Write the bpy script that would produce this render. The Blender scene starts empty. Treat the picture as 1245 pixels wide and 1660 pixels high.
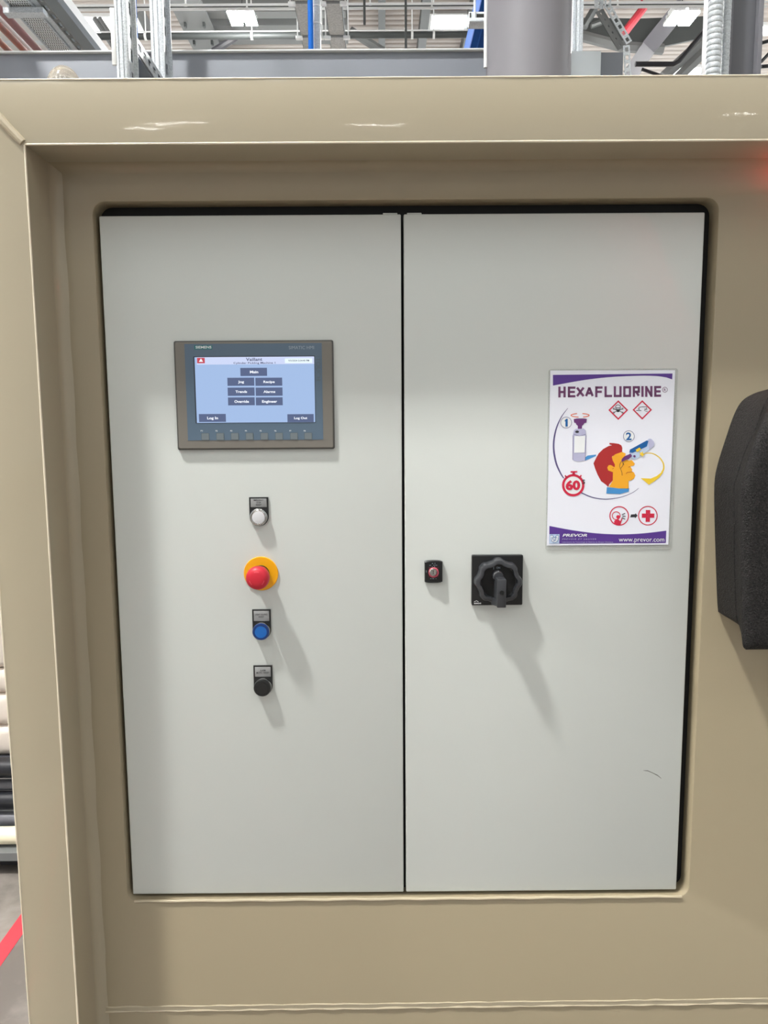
import bpy, bmesh, math, random
from mathutils import Vector, Matrix
from mathutils.geometry import tessellate_polygon
random.seed(7)
SC = bpy.context.scene
COL = SC.collection
PI = math.pi

# ------------------------------------------------------------------ camera
IW, IH, FPX = 1245, 1660, 1260.71
Z0 = 0.68                                   # height of the cabinet door's lower edge above the floor
CAMP = Vector((-0.0373, -1.3332, 0.8713 + Z0))
def cam_axes(pitch, yaw, roll):
    cp, sp, cy, sy = math.cos(pitch), math.sin(pitch), math.cos(yaw), math.sin(yaw)
    f = Vector((sy*cp, cy*cp, sp)); r = Vector((cy, -sy, 0)); u = r.cross(f)
    c, s = math.cos(roll), math.sin(roll)
    return c*r + s*u, -s*r + c*u, f
CR, CU, CF = cam_axes(math.radians(-7.1047), math.radians(0.1613), math.radians(-0.4011))
cam = bpy.data.objects.new('camera', bpy.data.cameras.new('camera'))
COL.objects.link(cam)
m3 = Matrix((CR, CU, -CF)).transposed()
cam.matrix_world = Matrix.Translation(CAMP) @ m3.to_4x4()
cam.data.sensor_fit = 'VERTICAL'; cam.data.sensor_height = 36.0; cam.data.sensor_width = 27.0
cam.data.lens = FPX/IH*36.0
cam.data.clip_start = 0.02; cam.data.clip_end = 200
SC.camera = cam

# ------------------------------------------------------------------ world, exposure
WORLD_STRENGTH = 0.65
LAMP_STRENGTH = 1750.0
SKY_STRENGTH = 5.2
world = bpy.data.worlds.new('world'); SC.world = world
world.use_nodes = True
bg = world.node_tree.nodes['Background']
bg.inputs[0].default_value = (0.96, 0.98, 1.0, 1); bg.inputs[1].default_value = WORLD_STRENGTH
SC.view_settings.view_transform = 'Standard'
SC.view_settings.look = 'None'
SC.view_settings.exposure = 0.22
SC.view_settings.gamma = 1.0
SC.view_settings.use_curve_mapping = False

# photograph pixel -> point of the place, on a plane whose distance is known
def ray(u, v): return CR*((u-IW/2)/FPX) - CU*((v-IH/2)/FPX) + CF
def at(u, v, y):
    d = ray(u, v); return CAMP + d*((y-CAMP.y)/d.y)
def at_z(u, v, z):
    d = ray(u, v); return CAMP + d*((z-CAMP.z)/d.z)

# ------------------------------------------------------------------ materials
def lin(c): return tuple((x/12.92 if x <= .04045 else ((x+.055)/1.055)**2.4) for x in c)
def rgb(r, g, b): return lin((r/255, g/255, b/255)) + (1,)
MATS = {}
def mat(name, col, rough=.5, metal=0, coat=0, coat_rough=.1, bump=None, vary=None, emit=None, spec=None, trans=0, alpha=None, speck=None):
    m = bpy.data.materials.new(name); m.use_nodes = True; MATS[name] = m
    nt = m.node_tree; p = nt.nodes['Principled BSDF']
    p.inputs['Base Color'].default_value = col
    p.inputs['Roughness'].default_value = rough
    p.inputs['Metallic'].default_value = metal
    p.inputs['Coat Weight'].default_value = coat
    p.inputs['Coat Roughness'].default_value = coat_rough
    if spec is not None: p.inputs['Specular IOR Level'].default_value = spec
    if trans: p.inputs['Transmission Weight'].default_value = trans
    if alpha is not None: p.inputs['Alpha'].default_value = alpha
    if emit:
        p.inputs['Emission Color'].default_value = emit[0]; p.inputs['Emission Strength'].default_value = emit[1]
    tc = nt.nodes.new('ShaderNodeTexCoord')
    if bump:
        layers = bump if isinstance(bump, list) else [bump]
        prev = None
        for sc_, st, di in layers:
            n = nt.nodes.new('ShaderNodeTexNoise'); n.inputs['Scale'].default_value = sc_; n.inputs['Detail'].default_value = 3
            nt.links.new(tc.outputs['Object'], n.inputs['Vector'])
            b = nt.nodes.new('ShaderNodeBump'); b.inputs['Strength'].default_value = st; b.inputs['Distance'].default_value = di
            nt.links.new(n.outputs['Fac'], b.inputs['Height'])
            if prev: nt.links.new(prev.outputs['Normal'], b.inputs['Normal'])
            prev = b
        nt.links.new(prev.outputs['Normal'], p.inputs['Normal'])
        if coat: nt.links.new(prev.outputs['Normal'], p.inputs['Coat Normal'])
    if vary:                                   # (scale, second colour, low, high)
        n = nt.nodes.new('ShaderNodeTexNoise'); n.inputs['Scale'].default_value = vary[0]; n.inputs['Detail'].default_value = 6
        nt.links.new(tc.outputs['Object'], n.inputs['Vector'])
        r = nt.nodes.new('ShaderNodeValToRGB')
        r.color_ramp.elements[0].position = vary[2]; r.color_ramp.elements[1].position = vary[3]
        r.color_ramp.elements[0].color = col; r.color_ramp.elements[1].color = vary[1]
        nt.links.new(n.outputs['Fac'], r.inputs['Fac']); nt.links.new(r.outputs['Color'], p.inputs['Base Color'])
    if speck:                                  # cellular flakes (scale, second colour)
        n = nt.nodes.new('ShaderNodeTexVoronoi'); n.inputs['Scale'].default_value = speck[0]
        nt.links.new(tc.outputs['Object'], n.inputs['Vector'])
        mx = nt.nodes.new('ShaderNodeMix'); mx.data_type = 'RGBA'
        sp = nt.nodes.new('ShaderNodeSeparateColor'); nt.links.new(n.outputs['Color'], sp.inputs['Color'])
        nt.links.new(sp.outputs['Red'], mx.inputs['Factor'])
        mx.inputs['A'].default_value = col; mx.inputs['B'].default_value = speck[1]
        nt.links.new(mx.outputs['Result'], p.inputs['Base Color'])
    return m
BEIGE = mat('beige_gloss_paint', rgb(167,157,134), .38, coat=.3, coat_rough=.04, bump=[(5, .3, .004), (22, .11, .002), (220, .04, .0006)])
BEIGE_PANEL = mat('beige_panel_paint', rgb(155,143,118), .42, coat=.25, coat_rough=.1, bump=[(220, .06, .0006)])
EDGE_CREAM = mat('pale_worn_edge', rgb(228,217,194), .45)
BEIGE_BEAD = mat('beige_painted_weld', rgb(180,168,143), .4, coat=.3, bump=[(60, .5, .002)])
DOOR = mat('light_grey_powder_coat', rgb(204,208,203), .42, bump=[(260, .05, .0005)])
BLACK_VOID = mat('black_rubber', rgb(18,18,17), .7)
GREY_BEZEL = mat('warm_grey_plastic', rgb(120,116,108), .45)
BEZEL_EDGE = mat('dark_grey_plastic', rgb(78,78,74), .4)
BLUE_FILM = mat('blue_grey_film', rgb(88,108,126), .35)
TEAL = mat('teal_label', rgb(20,110,110), .4)
WHITE = mat('white_print', rgb(235,238,238), .5)
PALE_PRINT = mat('pale_grey_print', rgb(160,172,182), .5)
DARKKEY = mat('grey_key', rgb(88,100,106), .5)
def emat(name, c, s=1.0):
    return mat(name, (.01,.01,.01,1), .25, emit=(c, s))
SCREEN = emat('screen_blue', rgb(156,182,222), .92)
SCREEN_HEAD = emat('screen_header', rgb(196,206,236), .95)
SCREEN_BTN = emat('screen_button', rgb(80,94,130), .9)
SCREEN_TXT = emat('screen_white_text', rgb(235,240,250), .95)
SCREEN_DARK = emat('screen_dark_text', rgb(50,55,95), .8)
SCREEN_RED = emat('screen_red', rgb(190,60,75), .9)
SCREEN_WHITE = emat('screen_white_box', rgb(222,236,240), .98)
BLACK = mat('black_plastic', rgb(26,27,27), .38)
BLACK_GLOSS = mat('glossy_black_plastic', rgb(20,22,23), .28)
CHARCOAL = mat('charcoal_plastic', rgb(42,44,48), .42, spec=.8)
CHROME = mat('chrome', rgb(190,190,188), .22, metal=1)
PLATE_GREY = mat('engraved_grey_plate', rgb(146,147,146), .5)
CAP_WHITE = mat('white_lens', rgb(214,214,216), .3, coat=.4)
CAP_BLUE = mat('blue_lens', rgb(8,98,180), .3, coat=.3)
CAP_BLUE_RIM = mat('dark_blue_rim', rgb(18,52,110), .3)
YELLOW = mat('yellow_plastic', rgb(246,172,8), .4)
RED = mat('red_plastic', rgb(196,28,48), .42)
DARKRED = mat('dark_red_plastic', rgb(70,10,22), .4)
PINK = mat('pink_red_ring', rgb(190,80,98), .3)
PAPER = mat('white_paper', rgb(236,238,247), .35, coat=.3, coat_rough=.15)
POUCH = mat('clear_laminate', rgb(205,208,203), .2, alpha=.35)
HOUSING = mat('black_textured_plastic', rgb(12,12,12), .6, spec=.22, bump=[(420, .9, .0025)], speck=(600, rgb(46,44,43)))
GALV = mat('galvanised_steel', rgb(212,217,221), .42, metal=.15, speck=(420, rgb(178,185,190)))
GALV_DARK = mat('dull_galvanised_steel', rgb(120,126,130), .45, metal=.6)
GREY_PAINT = mat('blue_grey_paint', rgb(132,136,144), .5, bump=[(3, .1, .004)])
GREY_LIGHT = mat('pale_blue_grey_paint', rgb(236,245,250), .5)
COLUMN = mat('lilac_grey_plastic', rgb(130,128,134), .45)
STEEL_DARK = mat('dark_grey_steel', rgb(98,99,104), .5)
TRAY_GREY = mat('perforated_tray_grey', rgb(186,186,182), .5, speck=(60, rgb(160,160,156)))
ROOF_STEEL = mat('roof_steel_grey', rgb(112,114,114), .6)
ROOF_SHEET = mat('roof_sheet', rgb(190,180,173), .6)
COPPER = mat('copper_pipe', rgb(158,84,62), .4, metal=.3, vary=(30, rgb(140,98,88), .35, .65))
COPPER2 = mat('brown_pipe', rgb(140,92,92), .45)
WHITE_PIPE = mat('white_conduit', rgb(228,230,230), .45)
DARK_PIPE = mat('dark_pipe', rgb(62,66,66), .5)
BLACK_PIPE = mat('black_pipe', rgb(30,31,36), .35)
GREY_PIPE = mat('grey_pipe', rgb(110,110,116), .4)
CREAM_PIPE = mat('cream_pipe', rgb(232,224,196), .45)
SACK = mat('white_wrap', rgb(228,216,204), .5, bump=[(14, .5, .01)])
BLUE_PAINT = mat('blue_paint', rgb(20,96,186), .7, spec=.2)
BLUE_DEEP = mat('deep_blue_paint', rgb(8,72,150), .75, spec=.15)
RED_PIPE = mat('red_pipe', rgb(165,44,56), .5)
CONCRETE = mat('worn_concrete', rgb(110,103,97), .55, bump=[(18, .25, .004)], vary=(7, rgb(150,143,136), .45, .75))
TAPE = mat('red_floor_tape', rgb(226,62,74), .5)
WALL_CLAD = mat('pale_cladding', rgb(238,240,240), .6)
DOME = mat('clear_plastic', rgb(236,228,214), .12, trans=.75, alpha=.8)
LAMP_BODY = mat('lamp_white_housing', rgb(222,224,224), .5)
LAMP_GLOW = mat('lamp_diffuser', (.8,.8,.8,1), .4, emit=((1.0,.99,.965,1), LAMP_STRENGTH))
TUBE_GLOW = mat('tube_glow', (.8,.8,.8,1), .4, emit=((1,.98,.94,1), 110.0))
SKYLIGHT = mat('skylight_sheet', (.7,.7,.7,1), .4, emit=((.95,1.0,1.0,1), SKY_STRENGTH))
RED_LENS = mat('red_beacon_lens', (.5,.01,.01,1), .3, emit=((1.0,.04,.04,1), 170.0))
SCUFF = mat('black_scuff', rgb(92,92,86), .6)
SKULL_INK = mat('black_ink', rgb(40,40,46), .5)
P_PURPLE = mat('ink_purple', rgb(86,52,140), .4)
P_TITLE = mat('ink_plum', rgb(112,62,104), .4)
P_RED = mat('ink_red', rgb(206,34,66), .4)
P_HAIR = mat('ink_brick_red', rgb(172,40,40), .4)
P_FACE = mat('ink_yellow', rgb(240,170,38), .4)
P_SHIRT = mat('ink_sky_blue', rgb(70,144,204), .4)
P_BLUE = mat('ink_blue', rgb(14,92,158), .4)
P_LAV = mat('ink_lavender', rgb(184,184,212), .4)
P_GRAPE = mat('ink_grape', rgb(104,50,112), .4)
P_YEL = mat('ink_lemon', rgb(236,200,50), .4)
P_ORANGE = mat('ink_orange', rgb(224,104,64), .4)
P_ARC = mat('ink_slate', rgb(92,84,130), .4)
P_ICE = mat('ink_ice_blue', rgb(188,206,230), .4)

# ------------------------------------------------------------------ mesh builder
class MB:
    def __init__(s): s.v, s.f, s.sm = [], [], []
    def add(s, vs, fs, smooth=False):
        n = len(s.v); s.v += [tuple(x) for x in vs]
        for f in fs: s.f.append(tuple(n+i for i in f)); s.sm.append(smooth)
        return s
    def bm(s, b, smooth=False):
        b.verts.ensure_lookup_table(); b.verts.index_update()
        s.add([v.co.copy() for v in b.verts], [[v.index for v in f.verts] for f in b.faces], smooth); b.free(); return s
    def box(s, x0, x1, y0, y1, z0, z1, b=0, seg=2):
        bm = bmesh.new(); bmesh.ops.create_cube(bm, size=1)
        for v in bm.verts: v.co = Vector(((x0+x1)/2+v.co.x*(x1-x0), (y0+y1)/2+v.co.y*(y1-y0), (z0+z1)/2+v.co.z*(z1-z0)))
        if b: bmesh.ops.bevel(bm, geom=list(bm.edges), offset=b, segments=seg, profile=.5, affect='EDGES')
        return s.bm(bm)
    def obox(s, c, ax, ay, az, hx, hy, hz, b=0):
        c = Vector(c); ax, ay, az = Vector(ax).normalized(), Vector(ay).normalized(), Vector(az).normalized()
        bm = bmesh.new(); bmesh.ops.create_cube(bm, size=2)
        for v in bm.verts: v.co = Vector((v.co.x*hx, v.co.y*hy, v.co.z*hz))
        if b: bmesh.ops.bevel(bm, geom=list(bm.edges), offset=b, segments=2, profile=.5, affect='EDGES')
        for v in bm.verts: v.co = c + ax*v.co.x + ay*v.co.y + az*v.co.z
        return s.bm(bm)
    def bar(s, p0, p1, w, h, up=(0,0,1), b=0):
        p0, p1 = Vector(p0), Vector(p1); a = (p1-p0); L = a.length; a.normalize()
        side = a.cross(Vector(up)).normalized(); u = side.cross(a).normalized()
        return s.obox((p0+p1)/2, a, side, u, L/2, w/2, h/2, b)
    def tube(s, pts, r, n=12, caps=True, rs=None):
        pts = [Vector(p) for p in pts]; rings = []
        prev = None
        for i, p in enumerate(pts):
            t = (pts[min(i+1, len(pts)-1)] - pts[max(i-1, 0)]).normalized()
            if prev is None:
                a = t.cross(Vector((0,0,1)));  a = a if a.length > .1 else t.cross(Vector((1,0,0)))
                a.normalize()
            else: a = (prev - t*prev.dot(t)).normalized()
            prev = a; b = t.cross(a); rr = rs[i] if rs else r
            rings.append([p + a*rr*math.cos(2*PI*k/n) + b*rr*math.sin(2*PI*k/n) for k in range(n)])
        vs = [q for r_ in rings for q in r_]; fs = []
        for i in range(len(pts)-1):
            for k in range(n): fs.append((i*n+k, i*n+(k+1)%n, (i+1)*n+(k+1)%n, (i+1)*n+k))
        s.add(vs, fs, True)
        if caps:
            s.add(rings[0], [tuple(range(n))[::-1]]); s.add(rings[-1], [tuple(range(n))])
        return s
    def lathe(s, c, axis, prof, n=32, smooth=True, rad=None):
        """prof: list of (radius, distance along axis); rad(angle) scales the radius"""
        c = Vector(c); ax = Vector(axis).normalized()
        a = ax.cross(Vector((0,0,1))); a = a if a.length > .1 else Vector((1,0,0)); a.normalize(); b = ax.cross(a)
        vs, fs = [], []
        for r, h in prof:
            for k in range(n):
                th = 2*PI*k/n; q = r*(rad(th) if rad else 1)
                vs.append(c + ax*h + a*q*math.cos(th) + b*q*math.sin(th))
        for i in range(len(prof)-1):
            for k in range(n): fs.append((i*n+k, i*n+(k+1)%n, (i+1)*n+(k+1)%n, (i+1)*n+k))
        s.add(vs, fs, smooth)
        m = len(prof)
        if prof[0][0] > 1e-6: s.add(vs[:n], [tuple(range(n))[::-1]])
        if prof[-1][0] > 1e-6: s.add(vs[(m-1)*n:], [tuple(range(n))])
        return s
    def prism(s, loop, d, bevel=None):
        """loop: 3-D points of a planar outline, d: vector from the front outline to the back one"""
        loop = [Vector(p) for p in loop]; d = Vector(d); n = len(loop)
        tris = tessellate_polygon([loop])
        back = [p + d for p in loop]
        s.add(loop, [tuple(t) for t in tris]); s.add(back, [tuple(t)[::-1] for t in tris])
        s.add(loop+back, [(i, (i+1)%n, n+(i+1)%n, n+i) for i in range(n)])
        return s
    def stack(s, loops, cap0=True, cap1=True, smooth=False):
        n = len(loops[0]); vs = [Vector(p) for l in loops for p in l]; fs = []
        for i in range(len(loops)-1):
            for k in range(n): fs.append((i*n+k, i*n+(k+1)%n, (i+1)*n+(k+1)%n, (i+1)*n+k))
        s.add(vs, fs, smooth)
        for c, l in ((cap0, loops[0]), (cap1, loops[-1])):
            if c: s.add(l, [tuple(t) for t in tessellate_polygon([[Vector(p) for p in l]])])
        return s
    def slotted(s, p0, p1, wdir, w, n, slot_l, slot_w, t):
        """a strip from p0 to p1 (its centre line) with n long slots cut through"""
        p0, p1, wd = Vector(p0), Vector(p1), Vector(wdir).normalized(); a = p1-p0; L = a.length; a.normalize(); nn = a.cross(wd)
        rw = (w-slot_w)/2
        for sg in (-1, 1): s.obox((p0+p1)/2 + wd*sg*(w-rw)/2, a, wd, nn, L/2, rw/2, t/2)
        pitch = L/n; gap = pitch-slot_l
        for i in range(n+1):
            c = min(max(i*pitch, gap/4), L-gap/4)
            s.obox(p0 + a*c, a, wd, nn, gap/2 if 0 < i < n else gap/4, slot_w/2, t/2)
        return s
def smooth_by_angle(me, ang=math.radians(35)):
    bm = bmesh.new(); bm.from_mesh(me)
    bmesh.ops.remove_doubles(bm, verts=bm.verts, dist=1e-6)
    bmesh.ops.recalc_face_normals(bm, faces=bm.faces)
    for f in bm.faces: f.smooth = True
    for e in bm.edges:
        if len(e.link_faces) == 2 and e.calc_face_angle(0) > ang: e.smooth = False
    bm.to_mesh(me); bm.free()
def world_of(o):
    w = Vector((0,0,0))
    while o: w = w + o.location; o = o.parent
    return w
def obj(name, mb, m, parent=None, smooth=None, loc=None):
    """links what mb holds (given in world coordinates) as one mesh object"""
    base = world_of(parent) if parent else Vector(loc if loc else (0,0,0))
    me = bpy.data.meshes.new(name)
    me.from_pydata([tuple(Vector(v)-base) for v in mb.v], [], mb.f); me.update()
    smooth_by_angle(me)
    me.materials.append(m)
    o = bpy.data.objects.new(name, me); COL.objects.link(o)
    if parent: o.parent = parent
    else: o.location = base
    return o
def tag(o, label=None, cat=None, group=None, kind=None):
    if label: o['label'] = label
    if cat: o['category'] = cat
    if group: o['group'] = group
    if kind: o['kind'] = kind
    return o
def thing(name, label, cat, loc, group=None):
    o = bpy.data.objects.new(name, None); COL.objects.link(o); o.location = loc; o.empty_display_size = .05
    return tag(o, label, cat, group)
def struct(name, mb, m): return tag(obj(name, mb, m), kind='structure')

# ---- lettering: mesh text laid into the rectangle bl -> br, bl -> tl
def text_geo(txt, bold=0, spacing=1.0, shear=0):
    cu = bpy.data.curves.new('t', 'FONT'); cu.body = txt; cu.size = 1; cu.offset = bold; cu.space_character = spacing; cu.shear = shear
    cu.resolution_u = 3
    o = bpy.data.objects.new('t', cu); COL.objects.link(o)
    dg = bpy.context.evaluated_depsgraph_get(); me = bpy.data.meshes.new_from_object(o.evaluated_get(dg))
    vs = [v.co.copy() for v in me.vertices]; fs = [tuple(p.vertices) for p in me.polygons]
    bpy.data.objects.remove(o); bpy.data.curves.remove(cu); bpy.data.meshes.remove(me)
    return vs, fs
def text_mb(mb, txt, bl, br, tl, bold=0, spacing=1.0, shear=0):
    vs, fs = text_geo(txt, bold, spacing, shear)
    x0, x1 = min(v.x for v in vs), max(v.x for v in vs); y0, y1 = min(v.y for v in vs), max(v.y for v in vs)
    bl, br, tl = Vector(bl), Vector(br), Vector(tl)
    mb.add([bl + (br-bl)*((v.x-x0)/(x1-x0)) + (tl-bl)*((v.y-y0)/(y1-y0)) for v in vs], fs)
    return mb
def rrect(x0, x1, z0, z1, r, y, n=5):
    out = []
    for cx, cz, a0 in ((x1-r, z1-r, 0), (x0+r, z1-r, 90), (x0+r, z0+r, 180), (x1-r, z0+r, 270)):
        for k in range(n+1):
            a = math.radians(a0+90*k/n); out.append(Vector((cx+r*math.cos(a), y, cz+r*math.sin(a))))
    return out

# ================================================================== the hall
ROOF = 9.6
struct('floor', MB().box(-14, 14, -26, 24, -.12, 0), CONCRETE)
mb = MB()
y = -25.0; prof = []
while y < 24:                                       # trapezoidal roof sheet, its ribs running across the hall
    prof += [(y, ROOF), (y+.13, ROOF), (y+.15, ROOF+.009), (y+.18, ROOF+.009)]; y += .2
vs = [(sx, a, b) for sx in (-14, 14) for a, b in prof] + [(sx, a, ROOF+.12) for sx in (-14, 14) for a, b in prof]
n = len(prof)
fs = [(i, i+1, n+i+1, n+i) for i in range(n-1)] + [(2*n+i, 3*n+i, 3*n+i+1, 2*n+i+1) for i in range(n-1)]
struct('ceiling', mb.add(vs, fs), ROOF_SHEET)
struct('wall_back', MB().box(-14, 14, 24, 24.2, 0, 9.9), WALL_CLAD)
struct('wall_left', MB().box(-14.2, -14, -6, 24, 0, 9.9), WALL_CLAD)
struct('wall_right', MB().box(14, 14.2, -6, 24, 0, 9.9), WALL_CLAD)

# skylights let into the roof
def skylight(k, x0, x1, y0, y1):
    o = struct('window_%d' % k, MB().box(x0, x1, y0, y1, ROOF-.03, ROOF-.015), SKYLIGHT)
    f = MB()
    for a, b, c, d in ((x0-.06, x0, y0-.06, y1+.06), (x1, x1+.06, y0-.06, y1+.06), (x0, x1, y0-.06, y0), (x0, x1, y1, y1+.06)): f.box(a, b, c, d, ROOF-.06, ROOF)
    obj('window_frame', f, WHITE_PIPE, o)
def roof_rect(u0, u1, v0, v1):
    a, b = at_z((u0+u1)/2, v1, ROOF-.03), at_z((u0+u1)/2, v0, ROOF-.03)
    xa, xb = at_z(u0, (v0+v1)/2, ROOF-.03).x, at_z(u1, (v0+v1)/2, ROOF-.03).x
    return xa, xb, min(a.y, b.y), max(a.y, b.y)
skylight(1, *roof_rect(120, 238, 26, 55))
skylight(2, *roof_rect(699, 762, 22, 46))
skylight(3, *roof_rect(1085, 1150, 108, 126))
skylight(4, *roof_rect(1229, 1290, 40, 54))

for k, x in enumerate((-9, -5.4, -1.8, 1.8, 5.4, 9)): skylight(8+k, x-.6, x+.6, -10.0, -4.6)  # unseen row added over the aisle for soft fill light
# unseen glowing strips added in the side and end walls to light the roof
def fill_window(k, x0, x1, y0, y1):
    o = struct('window_%d' % k, MB().box(x0, x1, y0, y1, 5.8, 8.4), SKYLIGHT)
    f = MB()
    m_ = 8
    for i in range(m_+1):
        t_ = i/m_
        if x1-x0 < 1: f.box(x0-.03, x1+.03, y0+(y1-y0)*t_-.04, y0+(y1-y0)*t_+.04, 5.8, 8.4)
        else: f.box(x0+(x1-x0)*t_-.04, x0+(x1-x0)*t_+.04, y0-.03, y1+.03, 5.8, 8.4)
    obj('mullion_frame', f, WHITE_PIPE, o)
fill_window(5, -13.99, -13.95, 2, 20)
fill_window(6, 13.95, 13.99, 2, 20)
fill_window(7, -12, 12, 23.95, 23.99)

# roof steel
def steel(name, label, mb, m=ROOF_STEEL, cat='beam', group=None):
    return tag(obj(name, mb, m), label, cat, group)
def ybeam(u, v, z, w, h, y0, y1):
    x = at_z(u, v, z).x; return MB().box(x-w/2, x+w/2, y0, y1, z, z+h)
for u, v, w, lab in ((619, 50, .10, 'thin dark roof purlin running over the row of struts nearest the picture middle'),
                     (687, 50, .12, 'thin dark roof purlin along the side of the bright skylight next to the grey column'),
                     (757, 70, .10, 'thin dark roof purlin ending above the blue crane rail')):
    steel('roof_purlin', lab, ybeam(u, v, 9.3, w*1.4, .29, 6, 24), DARK_PIPE)
# wide flat grey rafter with little brackets
x = at_z(322, 50, 8.85).x
t = thing('roof_rafter', 'wide flat grey roof rafter slanting beside the lit high bay lamp over the operator screen', 'beam', (x, 8, 8.85))
obj('underside', MB().box(x-.29, x+.29, 8, 24, 8.85, 8.9), ROOF_STEEL, t)
obj('web', MB().box(x-.03, x+.03, 8, 24, 8.9, 9.6), ROOF_STEEL, t)
for dy in (14.2, 14.9, 15.6):
    for dx in (-.18, .17): obj('bracket', MB().box(x+dx-.02, x+dx+.02, dy, dy+.08, 8.77, 8.85), DARK_PIPE, t)
# the cross ducts seen between rafter and cable trays, one above the other
xa, xb = at_z(345, 40, 9.0).x, at_z(562, 40, 9.0).x
for v0, v1, m, lab in ((19, 30, ROOF_STEEL, 'grey cross beam of the roof, highest of the three behind the hanging cable trays'),
                       (41, 51, ROOF_STEEL, 'grey cross beam of the roof just above the long dark pipe'),
                       (62, 72, ROOF_STEEL, 'grey cross beam of the roof under the long dark pipe')):
    a, b = at_z(450, v1, 9.0), at_z(450, v0, 9.0)
    steel('roof_cross_beam', lab, MB().box(xa-.3, xb, min(a.y, b.y), max(a.y, b.y), 9.0, 9.5), m)
# long dark pipe with a white wire line above it
def xpipe(name, label, v, z, px, m, u0, u1, cat='pipe', hang=(), hang_top=None):
    a, b = at_z(u0, v, z), at_z(u1, v, z); yy = at_z(600, v, z).y
    r = px/2/FPX*(yy-CAMP.y)*1.09
    t = thing(name, label, cat, (a.x, yy, z))
    obj('pipe_run', MB().tube([(a.x, yy, z), (b.x, yy, z)], r, 14), m, t)
    for u in hang:
        x = at_z(u, v, z).x; k = MB().tube([(x, yy, z), (x, yy, hang_top or ROOF)], .012, 6)
        k.lathe((x-.02, yy, z), (1,0,0), [(r*1.18, 0), (r*1.18, .04)], 14); obj('pipe_hanger', k, WHITE_PIPE, t)
    return t
xpipe('dark_pipe', 'long thick dark pipe hung under the roof on white hangers', 57, 8.3, 9, DARK_PIPE, 128, 766, hang=(235, 408, 668, 703))
xpipe('wire_conduit', 'thin white conduit just above the long dark pipe', 49.5, 8.45, 1.8, WHITE_PIPE, 128, 768)
xpipe('cable_conduit', 'upper of the two white conduits crossing under the roof', 6.5, 7.3, 3.2, WHITE_PIPE, 90, 1400, hang=(300, 600, 900))
xpipe('cable_conduit', 'lower and brighter of the two white conduits crossing under the roof', 13.5, 7.3, 3.6, WHITE_PIPE, 90, 1400, hang=(400, 700, 1000))
xpipe('shadow_batten', 'dark batten between the two white conduits under the roof', 10.2, 7.45, 3.0, DARK_PIPE, 90, 1150, cat='batten')  # dark thin run between the two white conduits

# high bay lamps: the photograph's two, the overhead one casting the shadows, and an unseen one added for fill
def lamp(x, y, z, label):
    t = thing('high_bay_lamp', label, 'lamp', (x, y, z), 'high bay lamps under the roof')
    hb = MB()
    for sx in (-1, 1): hb.box(x+sx*.122-.1, x+sx*.122+.1, y-.24, y+.24, z+.015, z+.06, .008)
    obj('housing', hb, LAMP_BODY, t)
    for sx in (-1, 1):
        for sy in (-1, 1):
            obj('diffuser', MB().box(x+sx*.122-.094, x+sx*.122+.094, y+sy*.122-.104, y+sy*.122+.104, z, z+.015), LAMP_GLOW, t)
    k = MB().box(x-.03, x+.03, y-.24, y+.24, z+.06, z+.11).box(x-.23, x+.23, y+.07, y+.12, z+.06, z+.10)
    for sx in (-1, 1): k.box(x+sx*.122-.06, x+sx*.122+.06, y-.06, y+.18, z+.1, z+.2, .014)
    obj('driver_bracket', k, LAMP_BODY, t)
    obj('suspension_wire', MB().tube([(x, y, z+.12), (x, y, ROOF)], .01, 6), DARK_PIPE, t)
L1, L2 = at_z(393, 31, 8.15), at_z(1105, 31, 8.15)
lamp(L1.x, L1.y, 8.15, 'lit four panel high bay lamp hanging beside the wide flat grey rafter')
lamp(L2.x, L2.y, 8.15, 'lit four panel high bay lamp hanging near the ribbed silver duct')
lamp(-2.95, -1.88, 8.8, 'high bay lamp above and in front of the grey cabinet doors')
for x, y, w_ in ((-11.4, -1.9, 'beyond the red floor tape'),):  # out of view, added for fill light
    lamp(x, y, 8.15, 'high bay lamp over the aisle before the machine, ' + w_)
# tube battens hung at the far side of the aisle, mirrored in the gloss of the beige beam
for x, y, L_, w_ in ((-5.0, -19.2, 1.5, 'over the red floor tape'), (-6.4, -21.2, 1.2, 'in the second row over the red floor tape'), (-.2, -21.8, 1.5, 'straight out from the operator screen'), (8.9, -19.0, .6, 'straight out from the black housing')):
    t = thing('tube_batten', 'slim white tube batten lamp hung ' + w_, 'lamp', (x, y, 9.0), 'tube battens')
    obj('body', MB().box(x-L_/2, x+L_/2, y-.05, y+.05, 9.06, 9.12, .01), LAMP_BODY, t)
    obj('tube', MB().tube([(x-L_/2+.02, y, 9.03), (x+L_/2-.02, y, 9.03)], .05, 12), TUBE_GLOW, t)
    obj('suspension_wire', MB().tube([(x, y, 9.12), (x, y, ROOF)], .01, 6), DARK_PIPE, t)

# ================================================================== the beige machine enclosure
PY, FY = -.01, -.105                                # back panel front, frame front
XI, XO = -.569, -.654                               # post inner and outer edge
ZB, ZT = 1.9575, 2.0505                             # beam lower and upper edge
XR = 1.75
mach = thing('machine_enclosure', 'beige painted steel machine frame with a raised border around a recessed panel', 'machine', (0, .2, 0))
def mitred(loop_a, loop_b):
    return MB().stack([loop_a, loop_b])
b = .0025
def section(c):                                     # post/beam cross section: (distance across from the inner edge, y), rounded front edges
    return c
W_ = XI-XO; H_ = ZT-ZB
def arc_sec(w):
    pts = []
    for cx, a0 in ((b, 180), (w-b, 270)):
        for k in range(5):
            a = math.radians(a0+90*k/4); pts.append((cx+b*math.cos(a), FY+b+b*math.sin(a)))
    return pts + [(w, PY+.004), (0, PY+.004)]
pts = arc_sec(1.0)
def post_pt(w, yy, z): return (XI - w*W_, yy, z)
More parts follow.
